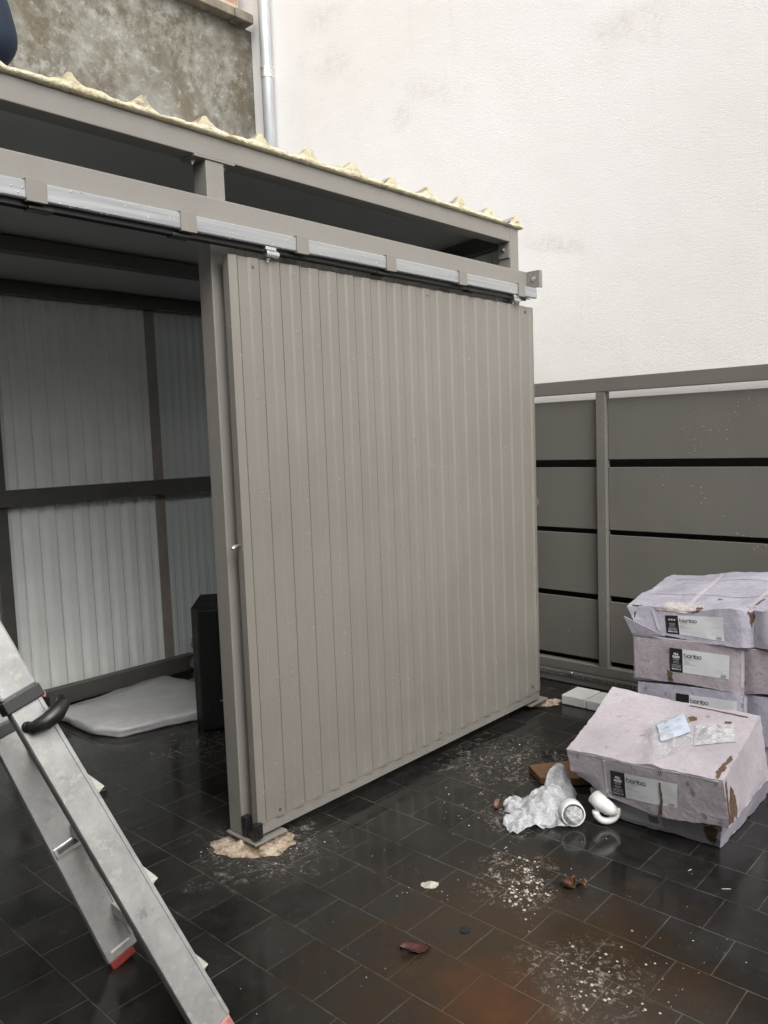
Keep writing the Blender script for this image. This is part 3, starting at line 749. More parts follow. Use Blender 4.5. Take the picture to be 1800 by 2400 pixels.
def slits(bv, spots, fn, par, size=.011):
    rr = random.Random(3)
    for (a, b, ang) in spots:
        bm = bmesh.new(); sz_ = size*rr.uniform(.6, 1.3)
        for k in (-1, 1):
            ca, sa = math.cos(R(ang+k*rr.uniform(0, 14))), math.sin(R(ang+k*rr.uniform(0, 14)))
            pts = []
            for (u, v_) in ((-sz_, -.0010), (0, -.0016), (sz_, -.0006), (sz_, .0006), (0, .0010), (-sz_, .0002)):
                v_ += k*.0042; u += k*.002; pts.append((a+u*ca-v_*sa, b+u*sa+v_*ca))
            polypatch(fn, bv, pts, .0016, bm, jag=.0004, seed=rr.randint(0, 99))
        link('tear', bm, M['torn'], par)
# flattened carton under the front one
def pushL(p, u, v, w):
    if v < .2 and w > .3: p.x += 0
    if u < .12 and v < .15: p.z += .012*math.sin(p.x*160)*w
    return p
c8 = {(0, 0, 0): (2.885, 1.03, .002), (0, 1, 0): (2.86, 1.50, .002), (0, 0, 1): (2.81, 1.00, .137), (0, 1, 1): (2.84, 1.53, .105),
      (1, 0, 0): (3.40, 1.03, .002), (1, 1, 0): (3.38, 1.56, .002), (1, 0, 1): (3.40, .99, .13), (1, 1, 1): (3.36, 1.58, .115)}
low, lowbv = carton_box('carton', c8, 'carton_blue', 3, .012, label='', push=pushL)
tag(low, 'squashed lilac carton lying flat on the tiles beneath the front carton', 'cardboard box', GRP)
lb = [(1.50, .075), (1.24, .085), (1.235, .022), (1.49, .018)]
lab = link('label', patch(onfront, lowbv, lb, .0012, 16, 4), 'paper', low)
link('black_panel', patch(onfront, lowbv, lb, .002, 3, 3, .8, .95, .25, .75), 'ink_grey', lab)
link('torn_corner', polypatch(onfront, lowbv, [(1.055, .002), (1.075, .06), (1.065, .12), (1.02, .125), (1.03, .05)], .002, jag=.005, seed=4), 'kraft', low)
link('tape_strip', patch(onfront, lowbv, [(1.175, .13), (1.15, .13), (1.15, .01), (1.175, .01)], .0018, 3, 6), 'tape', low)
# front carton
def pushF(p, u, v, w):
    # crushed lower left corner and lifted back left corner
    if u < .25 and v > .8 and w < .5: k = (.25-u)/.25*(v-.8)/.2*(.5-w)/.5; p.z += .055*k; p.x += .05*k
    if w > .9:
        k = max(0, u-.42)/.58; p.z += .030*k*max(0, v-.5)*2
        # sagging ridge across the lid
        p.z += .010*math.exp(-((v-.5-.25*(u-.3))/.05)**2)*(u < .5)
    if w < .2 and u < .2: p.z += .012*math.sin(v*9+1)
    return p
c8 = {(0, 0, 0): (2.775, .962, .130), (0, 1, 0): (2.80, 1.575, .095), (0, 0, 1): (2.76, .974, .318), (0, 1, 1): (2.765, 1.592, .283),
      (1, 0, 0): (3.33, 1.0, .142), (1, 1, 0): (3.33, 1.62, .118), (1, 0, 1): (3.315, 1.022, .386), (1, 1, 1): (3.29, 1.655, .365)}
fb, fbv = carton_box('carton', c8, 'carton', 1, .006, n=(40, 44, 18), push=pushF)
tag(fb, 'large dented pink carton in front, with clear bags on its torn lid', 'cardboard box', GRP)
label_on(fb, fbv, [(1.407, .241), (1.142, .258), (1.146, .160), (1.411, .132)], ['ALL', 'SIZES'], 'BOX 6 / 8')
bm = polypatch(onfront, fbv, [(1.2095, .247), (1.203, .248), (1.204, .22), (1.199, .20), (1.200, .165), (1.203, .135), (1.200, .088), (1.222, .090), (1.214, .14), (1.209, .165), (1.207, .20), (1.211, .22)], .0042, jag=.0012, seed=2)
link('torn_strip', bm, 'kraft', fb)
link('torn_patch', polypatch(onside, fbv, [(2.778, .15), (2.775, .30), (2.790, .31), (2.795, .22), (2.797, .15)], .0015, jag=.002, seed=6), 'kraft', fb)
bm = polypatch(onside, fbv, [(2.80, .15), (2.805, .22), (2.83, .275), (2.86, .245), (2.88, .22), (2.885, .16), (2.85, .135)], .0015, jag=.004, seed=5)
link('torn_patch', bm, 'kraft', fb)
bm = polypatch(ontop, fbv, [(2.765, .990), (2.80, 1.000), (2.84, .992), (2.87, 1.002), (2.90, .996), (2.94, 1.004), (2.94, 1.012), (2.90, 1.012), (2.86, 1.018), (2.81, 1.016), (2.77, 1.004)], .0018, jag=.0035, seed=8)
link('torn_hole', polypatch(ontop, fbv, [(3.155, 1.092), (3.185, 1.098), (3.200, 1.106), (3.19, 1.118), (3.168, 1.128), (3.155, 1.118)], .0028, jag=.002, seed=29), M['torn'], fb)
link('torn_hole', polypatch(ontop, fbv, [(3.15, 1.085), (3.19, 1.095), (3.215, 1.105), (3.205, 1.125), (3.185, 1.12), (3.165, 1.14), (3.145, 1.12)], .0018, jag=.002, seed=9), 'kraft', fb)
link('torn_hole', polypatch(ontop, fbv, [(3.145, 1.25), (3.17, 1.225), (3.19, 1.23), (3.20, 1.255), (3.185, 1.27), (3.16, 1.265)], .0018, jag=.002, seed=11), 'kraft', fb)
link('torn_hole', polypatch(ontop, fbv, [(3.28, 1.06), (3.285, 1.18), (3.288, 1.30), (3.282, 1.30), (3.277, 1.18), (3.270, 1.06)], .0018, jag=.002, seed=10), 'kraft', fb)
link('torn_hole', bm, 'kraft', fb)
slits(fbv, [(1.545, .263, 30), (1.435, .25, 40), (1.43, .125, 50), (1.105, .27, 60), (1.085, .24, 40), (1.045, .16, 30), (1.0, .30, 60), (.99, .155, 40), (1.205, .285, 80)], onfront, fb, .009)
slits(fbv, [(2.98, 1.37, 70), (3.08, 1.52, 60), (3.22, 1.20, 30), (2.83, 1.45, 5)], ontop, fb, .010)
link('tape_strip', patch(onfront, fbv, [(1.435, .296), (1.425, .296), (1.425, .12), (1.435, .11)], .0018, 2, 8), 'tape', fb)
for (ya, yb_, zo) in ((1.585, 1.42, 0), (1.40, 1.22, 0), (1.20, .99, 0)):
    pts_u, pts_l = [], []
    for k in range(13):
        y_ = ya+(yb_-ya)*k/12; z_ = .283+(1.592-y_)/.618*.035-.004
        pts_u.append((y_, z_-.001)); pts_l.append((y_, z_-.004-.004*abs(noise.noise(Vector((y_*60, 2, 5))))))
    link('worn_edge', polypatch(onfront, fbv, pts_u+pts_l[::-1], .0015, jag=.0008, seed=31), 'paper', fb)
# stack of four by the gate
XS = 3.45
def stackbox(z00, z01, z10, z11, yl, yr, mat, seed, xf=XS, dep=.58, amp=.006, push=None, back=0):
    c8 = {(0, 0, 0): (xf, yr, z00), (0, 1, 0): (xf, yl, z01), (0, 0, 1): (xf, yr, z10), (0, 1, 1): (xf, yl, z11),
          (1, 0, 0): (xf+dep, yr, z00+back), (1, 1, 0): (xf+dep, yl, z01+back), (1, 0, 1): (xf+dep, yr, z10+back), (1, 1, 1): (xf+dep, yl, z11+back)}
    return carton_box('carton', c8, mat, seed, amp, push=push)
def pushS(p, u, v, w):
    vc = .365  # crease where the strap pulls in
    p.x += .016*math.exp(-((v-vc)/.03)**2)*(u < .05)
    if w < .3: p.z += -.010*math.exp(-((v-vc)/.05)**2)+.006*math.sin(v*11)
    return p
b1, b1v = stackbox(.002, .002, .200, .190, 1.60, .84, 'carton2', 21, xf=3.46)
tag(b1, 'lowest pink carton of the stack by the gate, mostly hidden behind the front carton', 'cardboard box', GRP)
b2, b2v = stackbox(.204, .194, .428, .388, 1.605, .85, 'carton_blue', 22, push=pushS)
tag(b2, 'lilac carton third from the top of the stack, its label half covered', 'cardboard box', GRP)
label_on(b2, b2v, [(1.426, .366), (1.163, .378), (1.163, .275), (1.426, .262)], [], '', blank=True)
b3, b3v = stackbox(.440, .396, .625, .604, 1.628, .86, 'carton2', 23, push=pushS)
tag(b3, 'pink carton second from the top of the stack, labelled all sizes', 'cardboard box', GRP)
label_on(b3, b3v, [(1.456, .570), (1.193, .573), (1.196, .469), (1.453, .462)], ['ALL', 'SIZES'], 'BOX 8 / 8')
slits(b3v, [(1.59, .56, 20), (1.465, .55, 35), (1.60, .43, 40), (1.135, .46, 10)], onfront, b3, .009)
bm = polypatch(onfront, b3v, [(1.445, .45), (1.47, .47), (1.46, .41), (1.435, .405)], .002, jag=.005, seed=14)
link('torn_patch', bm, 'kraft', b3)
link('tape_strip', patch(onfront, b3v, [(1.150, .60), (1.138, .60), (1.138, .44), (1.150, .44)], .0018, 2, 8), 'tape', b3)
link('flap_panel', patch(onfront, b3v, [(1.622, .596), (1.50, .602), (1.505, .41), (1.618, .405)], .006, 8, 8), 'carton2', b3)
slits(b2v, [(1.57, .36, 60), (1.475, .355, 50), (1.14, .36, 30)], onfront, b2, .009)
link('tape_strip', patch(onfront, b2v, [(1.138, .425), (1.125, .425), (1.125, .22), (1.138, .22)], .0018, 2, 8), 'tape', b2)
def pushT(p, u, v, w):
    # crushed: front left nose sticks out, bottom sags in the middle, the lid is buckled
    k = max(0, v-.88)/.12
    p.y += .03*k*w*(1-u); p.z += .0*k
    if w < .5: p.z += (-.022*math.sin(min(1, max(0, (1-v)))*math.pi*1.1)+.012)*(1-w)
    if w > .9: p.z += .005*math.sin(v*7+u*4)+.004*math.sin(v*17-u*9)
    p.x += .025*math.exp(-((v-.33)/.035)**2)*(u < .06)*(1 if w > .02 else 1)
    p.x += -.012*math.sin(v*6)*(u < .06)
    return p
b4, b4v = carton_box('carton', {(0, 0, 0): (3.43, .84, .630), (0, 1, 0): (3.46, 1.620, .618), (0, 0, 1): (3.45, .84, .802), (0, 1, 1): (3.47, 1.645, .728),
      (1, 0, 0): (4.05, .84, .66), (1, 1, 0): (4.05, 1.68, .63), (1, 0, 1): (4.06, .84, .885), (1, 1, 1): (4.05, 1.70, .79)}, 'carton_blue', 24, .010, n=(36, 48, 16), push=pushT)
tag(b4, 'crushed lilac carton on top of the stack by the gate', 'cardboard box', GRP)
label_on(b4, b4v, [(1.486, .709), (1.221, .736), (1.214, .634), (1.475, .630)], ['4 X 4'], 'BOX 4 / 8')
bm = polypatch(onfront, b4v, [(1.53, .745), (1.45, .752), (1.36, .755), (1.32, .762), (1.33, .745), (1.37, .738), (1.39, .725), (1.44, .732), (1.50, .730), (1.53, .725)], .003, jag=.004, seed=15)
link('torn_edge', bm, plain('torn_white_board', (.42, .38, .36), .8, var=.45, nscale=60, bump=.6), b4)
bm = polypatch(onfront, b4v, [(1.36, .752), (1.32, .758), (1.33, .742), (1.36, .735)], .0036, jag=.003, seed=16)
link('torn_hole', polypatch(onfront, b4v, [(1.125, .79), (1.10, .80), (1.095, .74), (1.105, .70), (1.115, .74)], .002, jag=.004, seed=17), 'kraft', b4)
link('torn_hole', polypatch(ontop, b4v, [(3.47, 1.63), (3.50, 1.66), (3.49, 1.60)], .002, jag=.003, seed=18), 'kraft', b4)
link('torn_hole', polypatch(ontop, b4v, [(3.62, 1.28), (3.63, 1.30), (3.60, 1.30)], .002, jag=.002, seed=19), 'kraft', b4)
link('torn_hole', bm, 'kraft', b4)
bm = bmesh.new(); P_ = [(3.435, 1.668, .690), (3.440, 1.630, .612), (3.440, 1.52, .612), (3.435, 1.47, .622), (3.430, 1.56, .655)]
f1 = [bm.verts.new(p) for p in P_]; f2 = [bm.verts.new((p[0]+.004, p[1], p[2])) for p in P_]; bm.faces.new(f1); bm.faces.new(f2[::-1])
for i in range(5): bm.faces.new((f1[i], f2[i], f2[(i+1) % 5], f1[(i+1) % 5]))
link('flap', bm, 'carton_blue', b4)
bm = patch(onfront, b4v, [(1.555, .735), (1.542, .737), (1.50, .64), (1.515, .632)], .003, 2, 8)
link('tape_strip', bm, 'tape', b4)
for (a, b) in (((3.50, 1.13), (4.03, 1.13)), ((3.50, 1.40), (4.03, 1.42))):
    link('tape_strip', patch(ontop, b4v, [(a[0], a[1]+.012), (b[0], b[1]+.012), (b[0], b[1]-.012), (a[0], a[1]-.012)], .0018, 14, 2), 'tape', b4)
for xx_ in (3.66, 3.90): link('tape_strip', patch(ontop, b4v, [(xx_, .86), (xx_+.02, 1.62), (xx_+.027, 1.62), (xx_+.007, .86)], .003, 20, 1), 'tape', b4)
# ---- clear bags on the front carton
def sheet(fn_xy, nu, nv, hfun, name, mat, parent=None, bv=None, off=.004):
    bm = bmesh.new(); g = []
    for i in range(nu+1):
        g.append([])
        for j in range(nv+1):
            x, y = fn_xy(i/nu, j/nv); q = ontop(bv, x, y, off + hfun(i/nu, j/nv, x, y)); g[-1].append(bm.verts.new(q))
    for i in range(nu):
        for j in range(nv): bm.faces.new((g[i][j], g[i+1][j], g[i+1][j+1], g[i][j+1]))
    return link(name, bm, mat, parent, True)
def quadxy(c): return lambda s, t: tuple(bil(c, s, t))
def wr(amp, f, base=0): return lambda s, t, x, y: base*math.sin(math.pi*s)*math.sin(math.pi*t) + amp*(noise.turbulence(Vector((x*f, y*f, 1.7)), 4, False)) * (.3+math.sin(math.pi*s)*math.sin(math.pi*t))
bc = [(3.06, 1.40), (3.225, 1.285), (2.98, 1.165), (2.80, 1.235)]
zb = sheet(quadxy(bc), 26, 26, wr(.012, 28, .012), 'plastic_bag', 'bag', bv=fbv)
tag(zb, 'clear crumpled bag with a folded note inside, on the front carton lid', 'plastic bag')
sheet(quadxy([(3.06, 1.345), (3.185, 1.285), (3.055, 1.205), (2.935, 1.275)]), 10, 10, wr(.003, 20, .008), 'paper_note', 'note', zb, fbv, .012)
bm = bmesh.new(); rr = random.Random(4)
for k in range(9):
    s, t = rr.uniform(.15, .8), rr.uniform(.15, .8); p = bil([(3.05, 1.335), (3.17, 1.28), (3.05, 1.215), (2.945, 1.275)], s, t); q = ontop(fbv, p[0], p[1], .030)
    beam(bm, q, q+Vector((rr.uniform(.006, .02), -rr.uniform(.004, .01), 0)), (0, 1, 0), (0, 0, 1), .003, .0005)
link('print', bm, 'ink_grey', zb)
b5 = sheet(quadxy([(3.13, 1.215), (3.19, 1.09), (3.05, 1.03), (2.97, 1.16)]), 18, 18, wr(.012, 30, .010), 'plastic_bag', wrapm('glossy_film', (.74, .73, .75), .80, .08, 60), bv=fbv)
tag(b5, 'small glossy white bag at the right of the noted bag on the front carton', 'plastic bag')
# ------------------------------------------------------------------ packing waste left of the front carton
bw = empty('bubble_wrap', (2.75, 1.7, 0), 'crumpled heap of clear bubble wrap on the tiles beside the front carton', 'bubble wrap')
def film(origin, ux, uy, L, W, h, seed, N=15, lean=0):
    """thin crumpled sheet: coarse random facets, ruffled outline"""
    rn = random.Random(seed); bm = bmesh.new(); g = []
    for i in range(N+1):
        g.append([])
        for j in range(N+1):
            a, b = (i/N-.5)*2, (j/N-.5)*2; rr_ = 1+.28*noise.noise(Vector((math.atan2(b, a)*1.3, seed, 2)))
            sq = max(abs(a), abs(b))/max(1e-4, math.hypot(a, b)); a, b = a*(sq*.7+.3)*rr_, b*(sq*.7+.3)*rr_
            e = max(0, 1-(a*a+b*b)*.85)
            q = Vector(origin)+Vector(ux)*a*L+Vector(uy)*b*W
            z = h*e**.6*(.62+.7*noise.noise(q*8+Vector((seed, 0, 0))))+.030*(1-abs(noise.noise(q*19+Vector((0, seed, 0))))*2)*(.3+e)+rn.uniform(-.006, .006)
            q += Vector((rn.uniform(-.006, .006), rn.uniform(-.006, .006), max(.003, z+lean*b)))
            q.z = max(.002, q.z); g[-1].append(bm.verts.new(q))
    for i in range(N):
        for j in range(N):
            if rn.random() < .5: bm.faces.new((g[i][j], g[i+1][j], g[i+1][j+1])); bm.faces.new((g[i][j], g[i+1][j+1], g[i][j+1]))
            else: bm.faces.new((g[i][j], g[i+1][j], g[i][j+1])); bm.faces.new((g[i+1][j], g[i+1][j+1], g[i][j+1]))
    o = link('film_sheet', bm, 'bubble', bw, False); s_ = o.modifiers.new('sub', 'SUBSURF'); s_.levels = s_.render_levels = 1
    return o
AX, AY = Vector((.68, .73, 0)), Vector((.76, -.65, 0))      # depth axis and sideways axis of the heap
film((2.705, 1.69, 0), AX, AY, .125, .115, .050, 1)
film((2.60, 1.70, 0), AX, AY, .075, .085, .020, 4)
film((2.76, 1.68, .015), AX, AY, .105, .090, .075, 7)
film((2.69, 1.80, 0), AX, AY, .055, .045, .055, 11, 9)
film((2.70, 1.60, 0), AX, AY, .060, .080, .028, 13, 11)
film((2.845, 1.675, .03), AX, AY, .055, .070, .130, 17, 13)
# white plastic cap stuffed with wrap
ax = Vector((-.72, -.62, .12)).normalized(); c0 = Vector((2.705, 1.535, .052))
cup = bmesh.new(); R0 = .047
n = 32; a = ax.orthogonal().normalized(); b = ax.cross(a); rings = []
for (d, r_) in ((-.05, .0), (-.05, .040), (-.04, R0), (.012, R0), (.016, R0-.002), (.014, R0-.006), (-.02, R0-.007)):
    rings.append([cup.verts.new(c0+ax*d+(a*math.cos(t*2*math.pi/n)+b*math.sin(t*2*math.pi/n))*max(r_, .0005)) for t in range(n)])
for A_, B_ in zip(rings, rings[1:]):
    for i in range(n): cup.faces.new((A_[i], A_[(i+1) % n], B_[(i+1) % n], B_[i]))
cupo = link('plastic_cap', cup, 'white_pl', None, True)
tag(cupo, 'short white plastic cap stuffed with bubble wrap, lying on the tiles', 'plastic cap')
bm = bmesh.new(); bmesh.ops.create_icosphere(bm, subdivisions=4, radius=1)
for v_ in bm.verts:
    p = v_.co.copy(); k = 1+.22*(noise.turbulence(p*3.1, 4, False)-.4)
    v_.co = c0 + ax*(.018+p.z*.022*k) + a*p.x*.037*k + b*p.y*.037*k
link('stuffing', bm, 'bubble', cupo, True)
# moulded white fitting
def arcpts(c, r, a0, a1, u, v_, k=14): return [Vector(c)+Vector(u)*r*math.cos(R(a0+(a1-a0)*i/k))+Vector(v_)*r*math.sin(R(a0+(a1-a0)*i/k)) for i in range(k+1)]
U_ = Vector((.62, -.78, 0)); c1 = Vector((2.79, 1.435, .062))
bm = bmesh.new(); tube(bm, arcpts(c1, .042, 180, 375, U_, (0, 0, 1)), [.014]*15, 12)
tube(bm, [c1+Vector((.0, .05, .045)), c1+Vector((-.01, .02, .03)), c1+Vector((0, -.012, .012)), c1+Vector((.02, -.03, -.004))], [.03, .032, .028, .018], 16)
fit = link('plastic_fitting', bm, 'white_pl', None, True); tag(fit, 'curved white plastic fitting tucked under the left edge of the front carton', 'plastic fitting')
# brown cardboard scrap
bm = bmesh.new()
P_ = [(3.035, 1.945), (2.955, 1.835), (3.04, 1.70), (3.12, 1.62), (3.27, 1.72), (3.19, 1.80)]
top = [bm.verts.new((x, y, .030+.018*((x-2.95)/.3))) for x, y in P_]; bot = [bm.verts.new((x, y, .004)) for x, y in P_]
bm.faces.new(top); bm.faces.new(bot[::-1])
for i in range(len(P_)): bm.faces.new((top[i], bot[i], bot[(i+1) % len(P_)], top[(i+1) % len(P_)]))
o = link('cardboard_scrap', bm, plain('wet_brown_card', (.12, .062, .030), .7, var=.35, nscale=30, bump=.5, bscale=60)); tag(o, 'torn brown cardboard scrap behind the bubble wrap', 'cardboard')
# polystyrene block by the gate
bm = bmesh.new()
for i in range(3):
    y0 = 2.30-.155*(i+1)+.004; y1 = 2.30-.155*i
    bx(bm, 3.945, 4.13, y0, y1, .003, .058-.003*i)
o = link('polystyrene_block', bm, 'styro', bevel=.006); tag(o, 'white polystyrene slab on the tiles between shed door and carton stack', 'foam block')
# ------------------------------------------------------------------ things inside the shed
def slab(poly, z0, th, name, mat, jag=.006, seed=1, parent=None):
    bm = bmesh.new(); out = []
    P2 = [Vector(p) for p in poly]
    for i in range(len(P2)):
        a_, b_ = P2[i], P2[(i+1) % len(P2)]; k = max(3, int((b_-a_).length/.02))
        for j in range(k): out.append(a_.lerp(b_, j/k))
    # soften corners
    for _ in range(1): out = [(out[i-1]+out[i]*2+out[(i+1) % len(out)])/4 for i in range(len(out))]
    c_ = sum(out, Vector((0, 0)))/len(out); rings = []
    for (f, zz) in ((.96, 0), (.99, .18), (.985, .45), (1.0, .62), (.99, .9), (.965, 1.0), (.7, 1.03), (.35, 1.04)):
        r_ = []
        for i, q in enumerate(out):
            p = c_.lerp(q, f); nn = noise.noise(Vector((p.x*7, p.y*7, zz*1.5+seed)))
            r_.append(bm.verts.new((p.x+nn*jag, p.y+nn*jag, z0+th*zz+nn*jag*.9)))
        rings.append(r_)
    n = len(out)
    for A_, B_ in zip(rings, rings[1:]):
        for i in range(n): bm.faces.new((A_[i], A_[(i+1) % n], B_[(i+1) % n], B_[i]))
    cv = bm.verts.new((c_.x, c_.y, z0+th*1.04))
    for i in range(n): bm.faces.new((rings[-1][i], rings[-1][(i+1) % n], cv))
    bm.faces.new(rings[0][::-1])
    return link(name, bm, mat, parent, True)
mt = slab([(2.00, 4.50), (2.01, 4.06), (2.08, 3.90), (2.62, 3.76), (2.85, 4.05), (2.80, 4.56), (2.74, 4.58)], .002, .056, 'foam_sheet', 'filmwhite', .010)
tag(mt, 'flat pad of white packing foam on the shed floor beside the back wall', 'packing foam')
bb = empty('loudspeaker', (2.6, 3.8, 0), 'upright matt black cabinet standing in the shed behind the middle post', 'black cabinet')
bm = bmesh.new(); foot = [(2.425, 3.63), (2.452, 3.585), (2.80, 3.40), (3.02, 3.75), (2.70, 4.00), (2.45, 3.72)]
bot = [bm.verts.new((x, y, .004)) for x, y in foot]; top = [bm.verts.new((x+(.004 if i < 2 else 0), y, .672)) for i, (x, y) in enumerate(foot)]
bm.faces.new(bot[::-1]); bm.faces.new(top)
for i in range(len(foot)): bm.faces.new((bot[i], bot[(i+1) % 6], top[(i+1) % 6], top[i]))
link('cabinet', bm, 'matt_black', bb, bevel=.012)
link('badge', beam(bmesh.new(), (2.497, 3.557, .165), (2.541, 3.5335, .163), (0, 0, 1), (.46, .88, 0), .008, .003), 'silver', bb)
# film bag behind the foam
pb = empty('plastic_film', (2.95, 4.4, 0), 'crumpled translucent packing film heaped in the corner behind the black cabinet', 'plastic film')
for i, (c, r_) in enumerate((((2.98, 4.38, .10), (.13, .12, .13)), ((3.02, 4.45, .25), (.10, .10, .16)), ((2.90, 4.30, .04), (.14, .10, .05)))):
    lump('fold', wrapm('film', (.30, .30, .31), .85, .3, 20) if i == 0 else pb.children[0].data.materials[0], c, r_, .5, 9, 4, pb, seed=i+20)
# ------------------------------------------------------------------ mortar, plaster, leaves
def pile(cx, cy, ra, rb, ang, h, name, label, seed, mat='mortar', cat='mortar pile'):
    bm = bmesh.new(); n1, n2 = 22, 56; rings = []; ca, sa = math.cos(ang), math.sin(ang)
    for i in range(1, n1+1):
        r_ = []
        for j in range(n2):
            t = j/n2*2*math.pi; edge = 1+.28*noise.noise(Vector((math.cos(t)*1.7, math.sin(t)*1.7, seed)))+.12*noise.noise(Vector((math.cos(t)*6, math.sin(t)*6, seed)))
            f = i/n1*edge; u, v_ = math.cos(t)*ra*f, math.sin(t)*rb*f; x, y = cx+u*ca-v_*sa, cy+u*sa+v_*ca
            q = i/n1; z = h*(1-q**1.6)*(.75+.9*noise.turbulence(Vector((x*26, y*26, seed)), 4, False)-.25) + .004*(1-q)
            r_.append(bm.verts.new((x, y, max(.0012 if i == n1 else .002, z))))
        rings.append(r_)
    cv = bm.verts.new((cx, cy, h))
    for j in range(n2): bm.faces.new((cv, rings[0][j], rings[0][(j+1) % n2]))
    for A_, B_ in zip(rings, rings[1:]):
        for j in range(n2): bm.faces.new((A_[j], B_[j], B_[(j+1) % n2], A_[(j+1) % n2]))
    return tag(link(name, bm, mat, None, True), label, cat)
view = math.atan2(-.74, .68)
pile(1.822, 2.42, .165, .105, view, .042, 'mortar_pile', 'sandy mortar heap around the foot of the middle shed post', 1)
pile(3.90, 2.41, .12, .07, view, .026, 'mortar_pile', 'small mortar heap at the far foot of the sliding door', 2)
pile(2.027, 1.713, .032, .022, view, .010, 'plaster_splash', 'single round white plaster splash on the tiles in front of the shed', 3, 'plaster', 'plaster splash')
def leaf(cx, cy, L, W, ang, mat, label, seed, curl=.012):
    bm = bmesh.new(); nu, nv = 14, 6; g = []
    for i in range(nu+1):
        u = i/nu; wd = W*math.sin(math.pi*min(1, u*1.02+.0))**.7*(1+.35*abs(math.sin(u*14)))*.5 if 0 < i < nu else .0008
        row = []
        for j in range(nv+1):
            v_ = (j/nv-.5)*2; x, y = (u-.5)*L, v_*wd
            z = .003+curl*abs(v_)**1.5+curl*.6*math.sin(u*5+seed)+.002*noise.noise(Vector((x*90, y*90, seed)))
            row.append(bm.verts.new((cx+x*math.cos(ang)-y*math.sin(ang), cy+x*math.sin(ang)+y*math.cos(ang), max(.0025, z))))
        g.append(row)
    for i in range(nu):
        for j in range(nv): bm.faces.new((g[i][j], g[i+1][j], g[i+1][j+1], g[i][j+1]))
    o = link('fallen_leaf', bm, mat, None, True); s = o.modifiers.new('th', 'SOLIDIFY'); s.thickness = .0008; return tag(o, label, 'leaf', 'fallen leaves on the tiles')
leaf(1.722, 1.52, .095, .045, view+.15, 'leaf', 'dark red wet leaf lying in the middle of the foreground tiles', 1)
leaf(2.315, 1.335, .06, .045, view+.5, 'leafb', 'curled orange-brown leaf on the tiles below the front carton', 2, .022)
leaf(2.335, 1.295, .04, .03, view-.7, 'leafb', 'small dark curled leaf touching the orange-brown leaf', 5, .018)
leaf(1.36, 1.36, .045, .035, view+.3, 'leaf', 'dark leaf cut by the lower edge of the picture', 3, .014)
leaf(2.66, 1.86, .05, .03, view+.9, 'leafb', 'pale tan leaf scrap just behind the bubble wrap', 4, .016)
bm = bmesh.new(); cyl(bm, (1.896, 1.464, .001), (1.896, 1.464, .0035), .017, 24)
tag(link('drain_cap', bm, 'black', None), 'small round black disc on the tiles near the red leaf', 'disc')
# countless white plaster crumbs
bm = bmesh.new(); rr = random.Random(11)
def crumb(x, y, s):
    n = 6; z = .001; h = s*rr.uniform(.2, .5); t0 = rr.random()*6
    b0 = [bm.verts.new((x+math.cos(t0+i*2*math.pi/n)*s*rr.uniform(.6, 1.3), y+math.sin(t0+i*2*math.pi/n)*s*rr.uniform(.6, 1.3), z)) for i in range(n)]
    t1 = [bm.verts.new((x+(v_.co.x-x)*.55, y+(v_.co.y-y)*.55, z+h*rr.uniform(.7, 1.2))) for v_ in b0]
    bm.faces.new(t1)
    for i in range(n): bm.faces.new((b0[i], b0[(i+1) % n], t1[(i+1) % n], t1[i]))
for (ax_, ay_, bx_, by_, wd_, n, smin, smax) in ((2.36, 1.56, 2.20, 1.36, .028, 80, .0015, .007), (2.24, 1.50, 2.10, 1.38, .022, 36, .002, .009), (2.42, 1.62, 2.30, 1.60, .04, 26, .001, .004), (1.98, 1.12, 1.84, 1.02, .045, 60, .001, .006),
      (2.08, 1.0, 1.9, .93, .07, 34, .001, .005), (2.75, 1.98, 2.45, 1.90, .07, 40, .001, .004), (3.15, 2.15, 2.85, 1.95, .09, 50, .001, .0045), (2.1, 1.9, 1.95, 1.7, .09, 22, .001, .003),
      (1.70, 2.55, 1.95, 2.22, .06, 60, .001, .0045), (1.5, 1.7, 1.6, 1.4, .2, 26, .001, .0025), (2.6, 1.2, 2.0, 1.2, .22, 60, .0008, .0028), (2.45, 3.3, 2.3, 3.55, .1, 40, .001, .004), (2.15, .95, 2.3, .85, .1, 24, .001, .004)):
    for k in range(n):
        t_ = rr.random(); crumb(ax_+(bx_-ax_)*t_+rr.gauss(0, wd_), ay_+(by_-ay_)*t_+rr.gauss(0, wd_), smin+(smax-smin)*rr.random()**2.2)
tag(link('plaster_crumbs', bm, 'plaster'), 'countless white plaster crumbs scattered over the wet tiles', 'crumbs', kind='stuff')
# straws near the flattened carton
for i, (x, y, a_, L, lb_) in enumerate(((2.62, .93, -.9, .03, 'thin pale splinter on the tiles right of the flattened carton'), (2.66, 1.06, -.3, .018, 'short pale splinter on the tiles in front of the flattened carton'))):
    b_ = bmesh.new(); cyl(b_, (x, y, .003), (x+L*math.cos(a_), y+L*math.sin(a_), .003), .0014, 6); tag(link('splinter', b_, 'plaster'), lb_, 'splinter')
